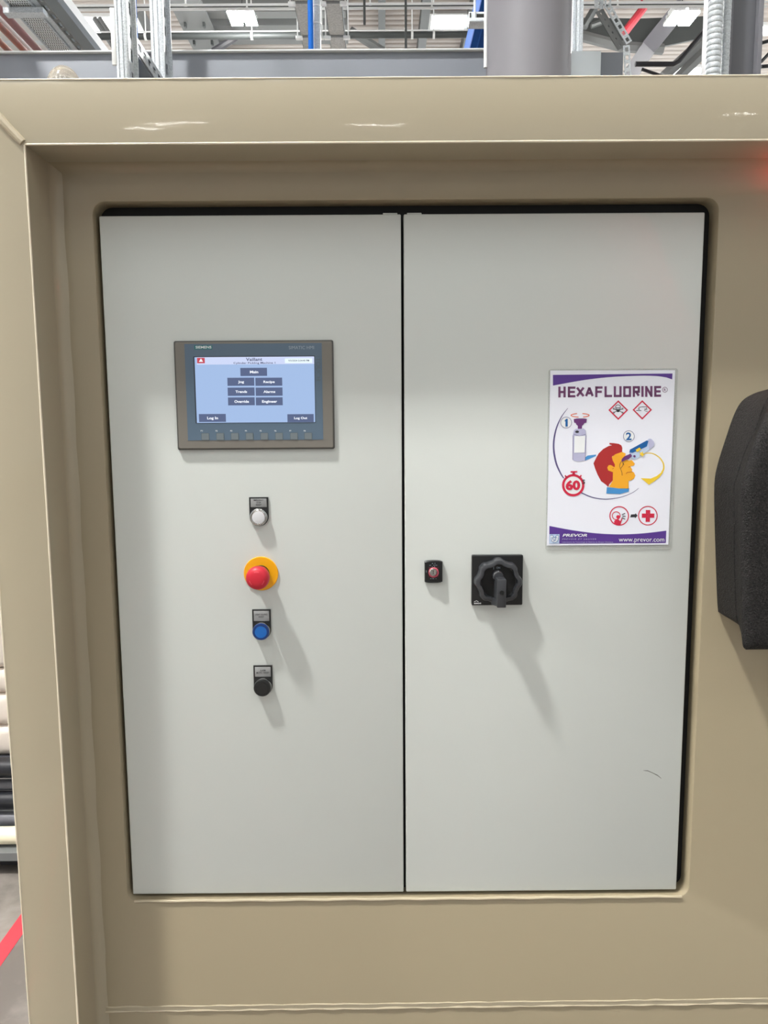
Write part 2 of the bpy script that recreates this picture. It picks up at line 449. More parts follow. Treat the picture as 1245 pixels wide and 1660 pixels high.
sec = [(p[0]*1.0, p[1]) for p in arc_sec(W_)]
mb = MB().stack([[(XI-w, yy, 0) for w, yy in sec], [(XI-w, yy, ZB + w/W_*H_) for w, yy in sec]])
obj('side_post', mb, BEIGE, mach)
secb = [(p[0]*1.0, p[1]) for p in arc_sec(H_)]
mb = MB().stack([[(XI - w/H_*W_, yy, ZB+w) for w, yy in secb], [(XR, yy, ZB+w) for w, yy in secb]])
obj('top_beam', mb, BEIGE, mach)
# recessed panel with the rounded cut-out
OX0, OX1, OZ0, OZ1 = -.5062, .5182, Z0-.0075, Z0+1.2197
loop = rrect(OX0, OX1, OZ0, OZ1, .02, PY, 6); nl = len(loop)
def grown(d, y, r=.02): return rrect(OX0-d, OX1+d, OZ0-d, OZ1+d, max(r+d, .002), y, 6)
mb = MB()
outer = []
cx_, cz_ = 0, Z0+.6
big = (XI-.01, XR, .02, ZB+.01)
def to_rect(p, i):
    q = i//7; k = i % 7                             # each corner fans to its own rectangle corner
    X = (big[1], big[0], big[0], big[1])[q]; Z = (big[3], big[3], big[2], big[2])[q]
    return Vector((X, PY, Z))
front = grown(.003, PY)
bigl = [to_rect(p, i) for i, p in enumerate(front)]
mid = grown(.0009, PY+.0009); inn = grown(0, PY+.003); back = grown(0, PY+.037); wide = grown(.018, PY+.0375)
vs = bigl+front+mid+inn+back+wide
fs = []
for i in range(5):
    for k in range(nl): fs.append((i*nl+k, i*nl+(k+1)%nl, (i+1)*nl+(k+1)%nl, (i+1)*nl+k))
mb.add(vs, fs)
obj('back_panel', mb, BEIGE_PANEL, mach)
# sealant lip along the sill of the cut-out
lip = [(OX0+.012+ (OX1-OX0-.024)*k/40, PY-.0002, OZ0+.0008+.0007*math.sin(k*1.7)) for k in range(41)]
obj('sill_lip', MB().tube(lip, .0026, 8), BEIGE_BEAD, mach)
# weld fillets in the corners of the recess
def bead(name, p0, p1, r, wob, nseg=60, m=BEIGE_BEAD, flat=None):
    p0, p1 = Vector(p0), Vector(p1)
    ps = [p0.lerp(p1, k/nseg) + Vector((random.uniform(-1,1), random.uniform(-1,1), random.uniform(-1,1)))*wob for k in range(nseg+1)]
    return obj(name, MB().tube(ps, r, 10, rs=[r*(1+random.uniform(-.1,.1)) for _ in ps]), m, mach)
def fillet(p0, p1, u_, w_, r, n=80):                # concave run of weld between two faces at right angles
    loops = []
    for k in range(n+1):
        c = Vector(p0).lerp(Vector(p1), k/n); q = r*(1+.05*math.sin(k*.9)+random.uniform(-.03, .03)); lp = []
        for j in range(6):
            a_ = PI/2*j/5; lp.append(c + Vector(u_)*q*(1-math.sin(a_)*.82-.18*j/5) + Vector(w_)*q*(1-math.cos(a_)*.82-.18*(1-j/5)))
        loops.append(lp + [c - Vector(u_)*.001 - Vector(w_)*.001])
    return MB().stack(loops)
obj('weld_fillet', fillet((XI, PY, .05), (XI, PY, ZB), (1,0,0), (0,-1,0), .016), BEIGE, mach)
obj('weld_fillet', fillet((XI, PY, ZB), (XR-.05, PY, ZB), (0,0,-1), (0,-1,0), .014, 120), BEIGE_PANEL, mach)
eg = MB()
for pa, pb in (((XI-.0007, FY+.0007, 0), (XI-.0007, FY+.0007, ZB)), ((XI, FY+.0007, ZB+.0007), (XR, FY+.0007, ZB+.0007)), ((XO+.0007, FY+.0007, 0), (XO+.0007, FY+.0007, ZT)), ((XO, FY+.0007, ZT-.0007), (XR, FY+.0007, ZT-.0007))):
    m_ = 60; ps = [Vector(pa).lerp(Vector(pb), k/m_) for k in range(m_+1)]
    obj('worn_edge', MB().tube(ps, .0016, 8, rs=[.0016*random.uniform(.8, 1.15) for _ in ps]), EDGE_CREAM, mach)  # pale tubes paint the highlight lines along the frame's edges
bead('mitre_weld', (XO-.0, FY+.0015, ZT-.0), (XI-.003, FY+.0015, ZB+.003), .0068, .0005, 16)
zs = Z0-.222
for dz, r in ((.0045, .0016), (-.0045, .0024)):
    ps = [(XI+.01+(XR-XI)*k/120, PY, zs+dz+.008*k/120*1.2+random.uniform(-.0008,.0008)) for k in range(121)]
    obj('seam_weld', MB().tube(ps, r, 6, rs=[r*random.uniform(.7,1.3) for _ in ps]), BEIGE_BEAD, mach)
obj('seam_strip', MB().prism([(XI+.01, PY-.0012, zs-.0045), (XR, PY-.0012, zs+.0051), (XR, PY-.0012, zs+.0141), (XI+.01, PY-.0012, zs+.0045)], (0,.002,0)), BEIGE, mach)
# body behind the frame: side, top, right-hand closure
obj('side_sheet', MB().box(XO, XI+.01, PY+.004, .42, 0, ZB), BEIGE, mach)
obj('roof_sheet', MB().box(XO, XR, PY+.004, .42, ZB, ZT), BEIGE, mach)

# ================================================================== grey electrical cabinet
cab = thing('electrical_cabinet', 'light grey two door electrical cabinet set into the beige panel', 'cabinet', (0, .1, Z0))
obj('body', MB().box(-.492, .492, .0325, .34, Z0+.01, Z0+1.19), DOOR, cab)
g = MB()
for x0, x1, z0_, z1_ in ((OX0-.017, -.47, OZ0-.017, OZ1+.017), (.47, OX1+.017, OZ0-.017, OZ1+.017), (-.47, .47, OZ0-.017, Z0+.03), (-.47, .47, Z0+1.17, OZ1+.017), (-.02, .02, Z0+.03, Z0+1.17)):
    g.box(x0, x1, .029, .032, z0_, z1_)
obj('gasket', g, BLACK_VOID, cab)  # black plates behind the doors put the shade into the gaps
doors = []
for x0, x1 in ((-.5, -.0022), (.0022, .5)):
    d = obj('door', MB().box(x0, x1, 0, .022, Z0, Z0+1.2, .0022, 3), DOOR, cab); doors.append(d)
for x, d in ((-.02, doors[0]), (.02, doors[1])):    # little hooks at the door tops by the split
    obj('edge_tab', MB().box(x-.012, x+.012, .004, .016, Z0+1.2, Z0+1.203, .0008), DOOR, d)
pts = [(1043, 1249), (1050, 1249.5), (1058, 1253), (1066, 1257), (1072, 1262)]
pp = [at(u, v, -.0002) for u, v in pts]; wd = [.0003, .0007, .0006, .0009, .0004]
obj('scuff', MB().add([p+Vector((0,0,w)) for p, w in zip(pp, wd)]+[p-Vector((0,0,w)) for p, w in zip(pp, wd)], [(i, i+1, 6+i, 5+i) for i in range(4)]), SCUFF, doors[1])['label'] = 'dark curved scuff'

# ================================================================== operator panel
HY = -.006
def hz(zx, zy, y=HY): return at(260+zx/4.016, 530+zy/4.016, y)
hc = at(413, 641, HY)
hx0, hx1, hz0, hz1 = hc.x-.1335, hc.x+.1335, hc.z-.091, hc.z+.091
hmi = thing('operator_panel', 'grey framed touch screen operator panel with a blue menu display on the cabinet door', 'screen', (hc.x, 0, hz0))
obj('bezel_edge', MB().stack([rrect(hx0, hx1, hz0, hz1, .003, 0), rrect(hx0, hx1, hz0, hz1, .003, HY+.0012), rrect(hx0+.0015, hx1-.0015, hz0+.0015, hz1-.0015, .003, HY)]), BEZEL_EDGE, hmi)
obj('bezel', MB().stack([rrect(hx0+.0022, hx1-.0022, hz0+.0025, hz1-.0022, .003, HY), rrect(hx0+.003, hx1-.003, hz0+.003, hz1-.003, .003, HY-.0007)]), GREY_BEZEL, hmi)
def hrect(z0x, z0y, z1x, z1y, name, m, parent, lift, thick=.0004, r=None):
    """axis-aligned plate between two corners given on the crop; lift is its height above the bezel"""
    yb = HY-.0007
    a, c = hz(z0x, z1y, yb), hz(z1x, z0y, yb)
    x0, x1, z0_, z1_ = a.x, c.x, a.z, c.z
    mbx = MB()
    if r: mbx.stack([rrect(x0, x1, z0_, z1_, r, yb-lift), rrect(x0, x1, z0_, z1_, r, yb-lift+thick)])
    else: mbx.box(x0, x1, yb-lift, yb-lift+thick, z0_, z1_)
    o = obj(name, mbx, m, parent); return o
def htext(txt, x0, y0, x1, y1, m, parent, lift, bold=0, name='lettering', spacing=1.0):
    yb = HY-.0007-lift
    a, c = hz(x0, y1, yb), hz(x1, y0, yb)
    o = obj(name, text_mb(MB(), txt, (a.x, yb, a.z), (c.x, yb, a.z), (a.x, yb, c.z), bold, spacing), m, parent); return o
hrect(180, 105, 1050, 740, 'front_film', BLUE_FILM, hmi, .0003)
disp = hrect(231, 187, 1004, 628, 'display_border', BLACK_GLOSS, hmi, .0005)
scr = hrect(238, 192, 1001, 625, 'display', SCREEN, hmi, .0007)
hrect(238, 192, 1001, 246, 'header_bar', SCREEN_HEAD, scr, .0008, .0001)
ic = hrect(240, 201, 289, 237, 'alarm_icon', SCREEN_RED, scr, .0010, .0002)
yb = HY-.0007-.0012
obj('warning_triangle', MB().add([hz(250, 227, yb), hz(278, 227, yb), hz(264, 205, yb)], [(0,1,2)]), SCREEN_TXT, scr)
hrect(811, 204, 989, 236, 'clock_box', SCREEN_WHITE, scr, .0010, .0002)
htext('9/5/2024 2:54:40 PM', 834, 213, 968, 225, SCREEN_DARK, scr, .0012, .01)
htext('Vaillant', 557, 200, 663, 222, SCREEN_DARK, scr, .0010, .015)
htext('Cylinder Pickling Machine 1', 476, 227, 748, 245, SCREEN_DARK, scr, .0010, .012)
for txt, x0, y0, x1, y1, tx0, ty0, tx1, ty1 in (
    ('Main', 522, 266, 694, 320, 583, 284, 637, 302), ('Jog', 438, 330, 611, 384, 506, 349, 544, 370), ('Recipe', 620, 330, 793, 384, 671, 349, 744, 370),
    ('Trends', 440, 394, 613, 449, 489, 413, 564, 430), ('Alarms', 622, 394, 795, 449, 671, 413, 748, 430),
    ('Override', 442, 458, 614, 511, 482, 476, 576, 495), ('Engineer', 623, 458, 796, 511, 662, 476, 760, 499),
    ('Log In', 253, 566, 426, 619, 305, 584, 375, 607), ('Log Out', 828, 567, 998, 620, 871, 585, 956, 605)):
    bt = hrect(x0, y0, x1, y1, 'screen_button', SCREEN_BTN, scr, .0010, .0003)
    htext(txt, tx0, ty0, tx1, ty1, SCREEN_TXT, scr, .0012, .032)
for k, zx in enumerate((268, 365, 460, 556, 652, 748, 845, 938)):
    ky = hrect(zx, 690-k*.4, zx+50, 738-k*.4, 'function_key', DARKKEY, hmi, .0008, .0006, r=.0012)
    hrect(zx+3, 693-k*.4, zx+47, 735-k*.4, 'key_face', mat('grey_key_face', rgb(112,122,126), .5) if k == 0 else MATS['grey_key_face'], ky, .0010, .0003, r=.001)
    htext('F%d' % (k+1), zx-5, 672, zx+7, 681, WHITE, hmi, .0005, .01)
hrect(222, 119, 337, 147, 'maker_label', TEAL, hmi, .0005, .0002)
htext('SIEMENS', 229, 123, 332, 141, WHITE, hmi, .0007, .02)
htext('SIMATIC HMI', 836, 123, 1000, 145, PALE_PRINT, hmi, .0005)
yb = HY-.0007-.0005                                 # TOUCH, read from below up
a, c = hz(1044, 350, yb), hz(1012, 200, yb)
obj('lettering', text_mb(MB(), 'TOUCH', (a.x, yb, c.z), (a.x, yb, a.z), (c.x, yb, c.z)) if False else text_mb(MB(), 'TOUCH', (c.x, yb, c.z), (c.x, yb, a.z), (a.x, yb, c.z)), DARKKEY, hmi)
hrect(1003, 190, 1048, 192, 'touch_mark', DARKKEY, hmi, .0005, .0002)
hrect(1012, 340, 1048, 343, 'touch_mark', DARKKEY, hmi, .0005, .0002)

# ================================================================== push buttons
def button(u0, u1, v0, v1, lines, cap, rim, proud, label, name='push_button'):
    y0 = -.003; a, c = at(u0, v1, y0), at(u1, v0, y0)
    x = (a.x+c.x)/2; r = (c.x-a.x)/2; top = c.z; zc = a.z + r
    t = thing(name, label, 'button', (x, 0, zc), 'push buttons in a column on the cabinet door')
    lp = [Vector((x+r, y0, top)), Vector((x-r, y0, top))] + [Vector((x-r*math.cos(PI*k/16), y0, zc-r*math.sin(PI*k/16))) for k in range(17)]
    obj('legend_holder', MB().prism(lp, (0, .003, 0)), BLACK, t)
    lz0, lz1 = zc+r*1.02, top-.0022
    pl = obj('legend_plate', MB().box(x-r*.84, x+r*.84, y0-.0006, y0, lz0, lz1, .0003), PLATE_GREY, t)
    lh = .0027 if len(lines) == 3 else .003; gap = .0014
    zz = (lz0+lz1)/2 + (len(lines)*lh+(len(lines)-1)*gap)/2 + .0006
    for s_ in lines:
        w = min(.0019*len(s_), r*1.52); yy = y0-.0008
        obj('lettering', text_mb(MB(), s_, (x-w/2, yy, zz-lh), (x+w/2, yy, zz-lh), (x-w/2, yy, zz), .01), SKULL_INK, pl)
        zz -= lh+gap
    c0 = (x, 0, zc); ax = (0, -1, 0)
    R_ = r*.93
    obj('ring', MB().lathe(c0, ax, [(R_, .002), (R_, .0075), (R_*.97, .0092), (R_*.86, .0096), (R_*.84, .006), (0, .006)], 40), CHROME, t)
    if proud:
        p = [(R_*.85, .006), (R_*.97, .0105), (R_*.98, .0150), (R_*.93, .0163), (R_*.72, .0166), (R_*.70, .0160), (0, .0160)]
        obj('cap_rim', MB().lathe(c0, ax, p, 40), rim, t)
        obj('cap', MB().lathe(c0, ax, [(R_*.71, .0158), (R_*.70, .0163), (0, .0166)], 40), cap, t)
    else:
        obj('cap_rim', MB().lathe(c0, ax, [(R_*.85, .006), (R_*.85, .0112), (R_*.80, .0118), (R_*.72, .0112), (0, .0108)], 40), rim, t)
        obj('cap', MB().lathe(c0, ax, [(R_*.72, .0106), (R_*.70, .0116), (R_*.4, .0122), (0, .0123)], 40), cap, t)
button(405, 434.5, 806, 853, ('EMERGENCY', 'STOP', 'RESET'), CAP_WHITE, CHROME, False, 'white push button in a black holder under its grey legend plate')
button(410, 438.5, 988, 1036, ('LIGHT GUARD', 'RESET'), CAP_BLUE, CAP_BLUE_RIM, True, 'blue push button in a black holder under its grey legend plate')
button(412, 441, 1079, 1126.5, ('ALARM', 'MUTE / RESET'), BLACK, BLACK, True, 'black push button in a black holder, lowest on the door')

# ================================================================== emergency stop
e = at(423, 930, -.003)
t = thing('emergency_stop', 'red mushroom emergency stop button on a yellow collar', 'button', (e.x, 0, e.z))
c0 = (e.x, 0, e.z); ax = (0, -1, 0)
obj('collar', MB().lathe(c0, ax, [(.0298, 0), (.0300, .0018), (.0292, .003), (.014, .003), (.014, .001), (0, .001)], 56), YELLOW, t)
obj('neck', MB().lathe(c0, ax, [(.0150, .001), (.0150, .02), (.0125, .021), (.0125, .030), (0, .030)], 36), BLACK, t)
hd = obj('mushroom_head', MB().lathe(c0, ax, [(.0125, .026), (.0170, .027), (.0193, .030), (.0200, .036), (.0198, .041), (.0185, .0455), (.0155, .0485), (.010, .0502), (0, .0508)], 48,
     rad=None), RED, t)
for k in range(3):                                  # turn-to-release arrows pressed into the head
    a0 = PI/2 + k*2*PI/3
    ring = []
    for j in range(7):
        a_ = a0 + (j-3)*.11
        for rr in (.0118, .0132): ring.append(Vector((e.x+rr*math.cos(a_), -(.0500 if rr < .0125 else .0496), e.z+rr*math.sin(a_))))
    obj('release_arrow', MB().add(ring, [(2*j, 2*j+1, 2*j+3, 2*j+2) for j in range(6)]), mat('light_red_print', rgb(226,80,92), .5) if k == 0 else MATS['light_red_print'], hd)

# ================================================================== key lock plate
l0, l1 = at(688.5, 945.5, -.008), at(717.5, 909, -.008)
lx, lz = (l0.x+l1.x)/2, (l0.z+l1.z)/2; lw, lh = (l1.x-l0.x)/2, (l1.z-l0.z)/2
t = thing('key_switch', 'small black key switch plate with a pink ringed barrel beside the door split', 'switch', (lx, 0, lz))
def lock_loop(g_, y):
    out = []
    for k, (sx, sz) in enumerate(((1,1), (-1,1), (-1,-1), (1,-1))):
        pass
    base = rrect(lx-lw+g_, lx+lw-g_, lz-lh+g_, lz+lh-g_, .004, y, 4)
    return [Vector((p.x, p.y, p.z + (.0012*(1-((p.x-lx)/lw)**2))*(1 if p.z > lz else -1))) for p in base]
# extra points along top and bottom edges make the plate's ends bow
def bowed(g_, y):
    x0, x1, z0_, z1_ = lx-lw+g_, lx+lw-g_, lz-lh+g_, lz+lh-g_; out = []
    for k in range(9):
        q = x1 + (x0-x1)*k/8; s_ = ((q-lx)/lw)**2; out.append(Vector((q, y, z1_-.0022*s_*s_)))
    for k in range(9):
        q = x0 + (x1-x0)*k/8; s_ = ((q-lx)/lw)**2; out.append(Vector((q, y, z0_+.0022*s_*s_)))
    return out
obj('plate', MB().stack([bowed(0, 0), bowed(0, -.0062), bowed(.0016, -.008)]), BLACK_GLOSS, t)
obj('red_field', MB().box(lx-.0085, lx+.0085, -.0086, -.0078, lz-.0095, lz+.0085, .0003), DARKRED, t)
c0 = (lx-.0002, 0, lz-.0005)
obj('ring', MB().lathe(c0, ax, [(.0088, .008), (.0088, .0112), (.0080, .0122), (.0066, .0122), (.0064, .0095), (0, .0095)], 36), PINK, t)
br = obj('barrel', MB().lathe((lx-.0012, 0, lz+.0008), ax, [(.0064, .009), (.0064, .0135), (.0056, .0142), (0, .0142)], 32), CHROME, t)
obj('key_slot', MB().box(lx-.0018, lx-.0006, -.0145, -.0138, lz-.0024, lz+.0040), BLACK_VOID, br)
mk = MB()
for dx, dz, w, h in ((-.002, .0150, .0022, .0007), (.0022, .0150, .0006, .0022), (-.006, .0120, .0028, .0005), (.0005, .0120, .0012, .0008), (.0045, .0120, .0034, .0005), (.0016, .0096, .0006, .0018), (-.0022, .0096, .0008, .0006),
                     (-.005, -.0118, .0024, .0006), (-.0008, -.0118, .0034, .0007), (.004, -.0118, .0016, .0005), (-.0128, .001, .0006, .004)):
    mk.box(lx+dx-w/2, lx+dx+w/2, -.0083, -.0078, lz+dz-h/2, lz+dz+h/2)
obj('plate_marks', mk, PALE_PRINT, t)['kind'] = 'stuff'

# ================================================================== rotary isolator
r0, r1 = at(764.5, 981.5, -.008), at(848, 899.5, -.008)
rx, rz = (r0.x+r1.x)/2, (r0.z+r1.z)/2; hw = (r1.x-r0.x)/2
t = thing('rotary_isolator', 'black rotary isolator switch with a scalloped dial and a downward handle', 'switch', (rx, 0, rz))
obj('plate', MB().stack([rrect(rx-hw, rx+hw, rz-hw, rz+hw, .002, 0), rrect(rx-hw, rx+hw, rz-hw, rz+hw, .002, -.0072), rrect(rx-hw+.001, rx+hw-.001, rz-hw+.001, rz+hw-.001, .002, -.008)]), BLACK_GLOSS, t)
R8 = lambda th: 1 + .045*max(-1, min(1, 1.6*math.cos(8*th)))
obj('dial', MB().lathe((rx, 0, rz), ax, [(.0385, .008), (.0395, .010), (.0388, .024), (.0372, .0275), (.0345, .0285), (.0310, .0282), (.0302, .026), (.0300, .019), (0, .018)], 96, rad=R8), CHARCOAL, t)
obj('dial_face', MB().lathe((rx, 0, rz), ax, [(.0296, .0175), (.0296, .0192), (0, .0192)], 48), BLACK_VOID, t)
hnd = MB().box(rx-.0075, rx+.0075, -.060, -.016, rz-.036, rz+.012, .0012)
hnd.prism([(rx-.0122, -.019, rz-.028), (rx-.0122, -.019, rz-.040), (rx-.0075, -.05, rz-.0355), (rx-.0075, -.05, rz-.024)], (.004, 0, 0))
h = obj('handle', hnd, CHARCOAL, t)
obj('padlock_hole', MB().lathe((rx, 0, rz-.010), ax, [(.0040, .0592), (.0040, .0608), (.0031, .0610), (.0031, .0603), (0, .0602)], 24), BLACK_GLOSS, h)
obj('hinge_boss', MB().lathe((rx-.002, -.019, rz+.012), (0,-1,0), [(.009, 0), (.009, .014), (.0075, .016), (0, .016)], 28), CHARCOAL, t)
mk = MB().box(rx-.0085, rx-.0078, -.0197, -.019, rz+.0215, rz+.0275)
obj('on_mark', mk, PALE_PRINT, t)
yy = -.0196
obj('lettering', text_mb(MB(), 'ON', (rx-.0035, yy, rz+.0225), (rx+.003, yy, rz+.0225), (rx-.0035, yy, rz+.0262), .01), PALE_PRINT, t)
obj('lettering', text_mb(MB(), 'SIEMENS', (rx-hw+.004, -.0083, rz-hw+.0025), (rx-hw+.0165, -.0083, rz-hw+.0025), (rx-hw+.004, -.0083, rz-hw+.0048), .02), WHITE, t)
w_ = [(0, 0), (.003, .0012), (.0045, .002), (.006, .0008), (.0078, .0002)]
obj('wave_mark', MB().add([Vector((rx-hw+.004+a_, -.0083, rz-hw+.006+q)) for a_, q in w_]+[Vector((rx-hw+.004+a_, -.0083, rz-hw+.0068+q)) for a_, q in w_], [(i, i+1, 6+i, 5+i) for i in range(4)]), WHITE, t)

# ================================================================== safety poster (a flat laminated print)
PYY = -.0022
def pz(zx, zy, y=PYY): return at(870+zx/5.1875, 590+zy/5.1875, y)
p_tl, p_tr, p_br, p_bl = pz(115, 55), pz(1165, 52), pz(1107, 1520), pz(85, 1527)
pos = thing('safety_poster', 'white laminated eye rinse poster with purple bands taped on the cabinet door', 'poster', (p_bl.x, 0, p_bl.z))
def pshape(name, pts, m, lvl, parent=None):
    y = PYY-.00022*lvl
    return obj(name, MB().prism([pz(a_, b_, y) for a_, b_ in pts], (0, .0002, 0)), m, parent or pos)
obj('laminate', MB().stack([rrect(p_bl.x-.0022, p_tr.x+.0050, p_bl.z-.0082, p_tr.z+.003, .004, -.0016), rrect(p_bl.x-.0022, p_tr.x+.0050, p_bl.z-.0082, p_tr.z+.003, .004, -.0009)]), POUCH, pos)
sheet = pshape('sheet', [(115, 55), (1165, 52), (1107, 1520), (85, 1527)], PAPER, 0)
def crom(pts, n=6):
    out = []
    for i in range(len(pts)-1):
        p0, p1, p2, p3 = pts[max(i-1,0)], pts[i], pts[i+1], pts[min(i+2, len(pts)-1)]
        for k in range(n):
            s_ = k/n
            out.append(tuple(.5*((2*p1[j])+(-p0[j]+p2[j])*s_+(2*p0[j]-5*p1[j]+4*p2[j]-p3[j])*s_*s_+(-p0[j]+3*p1[j]-3*p2[j]+p3[j])*s_**3) for j in (0, 1)))
    return out+[tuple(pts[-1])]
def pstroke_pts(mb, pts, w, lvl):
    y = PYY-.00022*lvl; L, R_ = [], []
    ws = w if isinstance(w, (list, tuple)) else [w]*len(pts)
    for i, p in enumerate(pts):
        q0, q1 = pts[max(i-1,0)], pts[min(i+1, len(pts)-1)]
        dx, dy = q1[0]-q0[0], q1[1]-q0[1]; d = math.hypot(dx, dy) or 1; nx, ny = -dy/d, dx/d; h_ = ws[i]/2
        L.append(pz(p[0]+nx*h_, p[1]+ny*h_, y)); R_.append(pz(p[0]-nx*h_, p[1]-ny*h_, y))
    n = len(pts); mb.add(L+R_, [(i, i+1, n+i+1, n+i) for i in range(n-1)]); return mb
def pstroke(name, paths, w, m, lvl, parent=None):
    mb = MB()
    for p in paths: pstroke_pts(mb, p, w, lvl)
    return obj(name, mb, m, parent or pos)
def circ(cx, cy, r, n=40, ry=None, a0=0, a1=360): return [(cx+r*math.cos(math.radians(a0+(a1-a0)*k/n)), cy+(ry or r)*math.sin(math.radians(a0+(a1-a0)*k/n))) for k in range(n+1)]
def ptext(txt, x0, y0, x1, y1, m, lvl, bold=0, spacing=1.0, shear=0, parent=None, name='lettering', tilt=0):
    y = PYY-.00022*lvl
    bl, br, tl = pz(x0, y1, y), pz(x1, y1-tilt, y), pz(x0, y0, y)
    return obj(name, text_mb(MB(), txt, bl, br, tl, bold, spacing, shear), m, parent or pos)
pshape('header_band', [(137, 92), (1142, 80), (1140, 130)] + crom([(1090, 113), (1000, 101), (850, 99), (620, 110), (400, 135), (137, 182)]), P_PURPLE, 1)
ft = pshape('footer_band', crom([(107, 1362), (300, 1398), (500, 1424), (700, 1433), (900, 1424), (1090, 1402)]) + [(1086, 1506), (105, 1512)], P_PURPLE, 1)
# title in square-cut letters, each drawn as strokes on a unit cell
G = {'H': [[(0,0),(0,1)], [(1,0),(1,1)], [(0,.5),(1,.5)]], 'E': [[(1,0),(0,0),(0,1),(1,1)], [(0,.5),(.9,.5)]], 'X': [[(0,0),(1,1)], [(0,1),(1,0)]],
     'A': [[(0,1),(.5,0),(1,1)], [(.2,.66),(.8,.66)]], 'F': [[(1,0),(0,0),(0,1)], [(0,.5),(.85,.5)]], 'L': [[(0,0),(0,1),(1,1)]], 'U': [[(0,0),(0,1),(1,1),(1,0)]],
     'O': [[(0,0),(1,0),(1,1),(0,1),(0,0)]], 'R': [[(0,1),(0,0),(1,0),(1,.52),(0,.52)], [(.45,.52),(1,1)]], 'I': [[(.5,0),(.5,1)]], 'N': [[(0,1),(0,0),(1,1),(1,0)]]}
TL_ = [('H',182,244), ('E',262,326), ('X',330,404), ('A',406,480), ('F',492,554), ('L',570,634), ('U',648,714), ('O',728,794), ('R',808,868), ('I',880,899), ('N',912,974), ('E',988,1046)]
mb = MB()
for ch, x0, x1 in TL_:
    sw = 19
    for path in G[ch]:
        for i in range(len(path)-1):                # separate limbs, squared ends
            (a0, b0), (a1, b1) = path[i], path[i+1]
            X0, X1 = x0+sw/2+a0*(x1-x0-sw), x0+sw/2+a1*(x1-x0-sw)
            def yy_(b_, X): return 200 + b_*72 - (X-186)*.0062
            Y0, Y1 = yy_(b0, X0), yy_(b1, X1)
            d = math.hypot(X1-X0, Y1-Y0); ex, ey = (X1-X0)/d*sw/2, (Y1-Y0)/d*sw/2
            if (a0 != a1) and (b0 != b1): ex = ey = 0
            pstroke_pts(mb, [(X0-ex, Y0-ey), (X1+ex, Y1+ey)], sw, 1)
obj('title_lettering', mb, P_TITLE, pos)
pstroke('registered_mark', [circ(1078, 217, 21, 28)], 4, P_TITLE, 1)
ptext('R', 1069, 206, 1088, 229, P_TITLE, 1, .01)
# hazard diamonds
for cx, cy, h_ in ((686, 388, 78), (888, 386, 77)):
    d = [(cx, cy-h_), (cx+h_, cy), (cx, cy+h_), (cx-h_, cy)]
    mb = MB(); y = PYY-.00022
    o_, i_ = d, [(cx+(p[0]-cx)*.86, cy+(p[1]-cy)*.86) for p in d]
    o_ = [(cx+(p[0]-cx)*1.06, cy+(p[1]-cy)*1.06) for p in d]
    mb.add([pz(*p, y) for p in o_+i_], [(k, (k+1)%4, 4+(k+1)%4, 4+k) for k in range(4)])
    obj('hazard_diamond', mb, P_RED, pos)
pstroke('skull_symbol', [circ(684, 366, 22, 24), circ(684, 392, 11, 12), [(646, 378), (724, 408)], [(646, 408), (724, 378)], [(672, 398), (696, 398)]], 5, SKULL_INK, 1)
for x in (675, 693): pshape('skull_eye', circ(x, 370, 6, 10)[:-1], SKULL_INK, 2)
for x, y_ in ((648, 376), (722, 376), (648, 410), (722, 410)): pstroke('bone_end', [circ(x, y_, 6, 10)], 4, SKULL_INK, 1)
pstroke('corrosion_symbol', [[(856, 366), (890, 360), (926, 362), (926, 372)], [(858, 372), (866, 384)], [(926, 372), (905, 392), (932, 400)], [(836, 392), (880, 392)], [(850, 380), (862, 380)], [(905, 378), (930, 384)]], 5, SKULL_INK, 1)
# sweep arc round the picture
a = crom([(262, 372), (205, 450), (160, 560), (142, 690), (160, 820), (196, 910), (228, 962)]); n = len(a)
pstroke('sweep_arc', [a], [2+13*math.sin(PI*min(1, k/(n-1)*.85)) for k in range(n)], P_ARC, 1)
a = crom([(372, 1082), (470, 1122), (580, 1137), (700, 1122), (800, 1085), (858, 1044)]); n = len(a)
pstroke('sweep_arc', [a], [10-8*k/(n-1) for k in range(n)], P_ARC, 1)
for cx, cy, ch, bx in ((248, 493, '1', (234, 460, 262, 527)), (775, 608, '2', (751, 576, 798, 641))):
    pshape('step_disc', circ(cx, cy, 44, 36)[:-1], WHITE, 1)
    pstroke('step_ring', [circ(cx, cy, 46, 40)], 4, P_ARC, 2)
    if ch == '1': pshape('numeral', [(236, 476), (248, 461), (261, 461), (261, 527), (242, 527), (242, 481), (236, 484)], P_BLUE, 2)
    else: ptext(ch, *bx, P_BLUE, 2, .03)
# first bottle
pstroke('turn_arrow', [circ(365, 432, 76, 30, 15, 100, 250), circ(365, 432, 76, 30, 15, 285, 430)], 7, P_ORANGE, 1)
pshape('nozzle', [(312, 464), (340, 458), (395, 458), (422, 462), (418, 494), (402, 497), (392, 512), (382, 520), (380, 546), (346, 546), (346, 520), (334, 510), (328, 497), (315, 493)], P_GRAPE, 2)
pshape('can_shadow', [(402, 790), (430, 770), (500, 762), (498, 774), (440, 800), (404, 814)], P_SHIRT, 1)
can = pshape('can', [(305, 600), (312, 560), (330, 545), (395, 543), (412, 560), (416, 600), (408, 812)] + circ(355, 800, 52, 8, 20, 20, 160) + [(303, 806)], P_LAV, 2)
pshape('can_label', [(318, 606), (409, 604), (402, 745), (315, 747)], WHITE, 3)
pshape('can_mark', circ(340, 570, 16, 16, 10)[:-1], SKULL_INK, 3)
pstroke('can_outline', [[(305, 600), (303, 806)], [(416, 600), (408, 812)], [(308, 590), (360, 606), (412, 592)]], 3, P_ARC, 3)
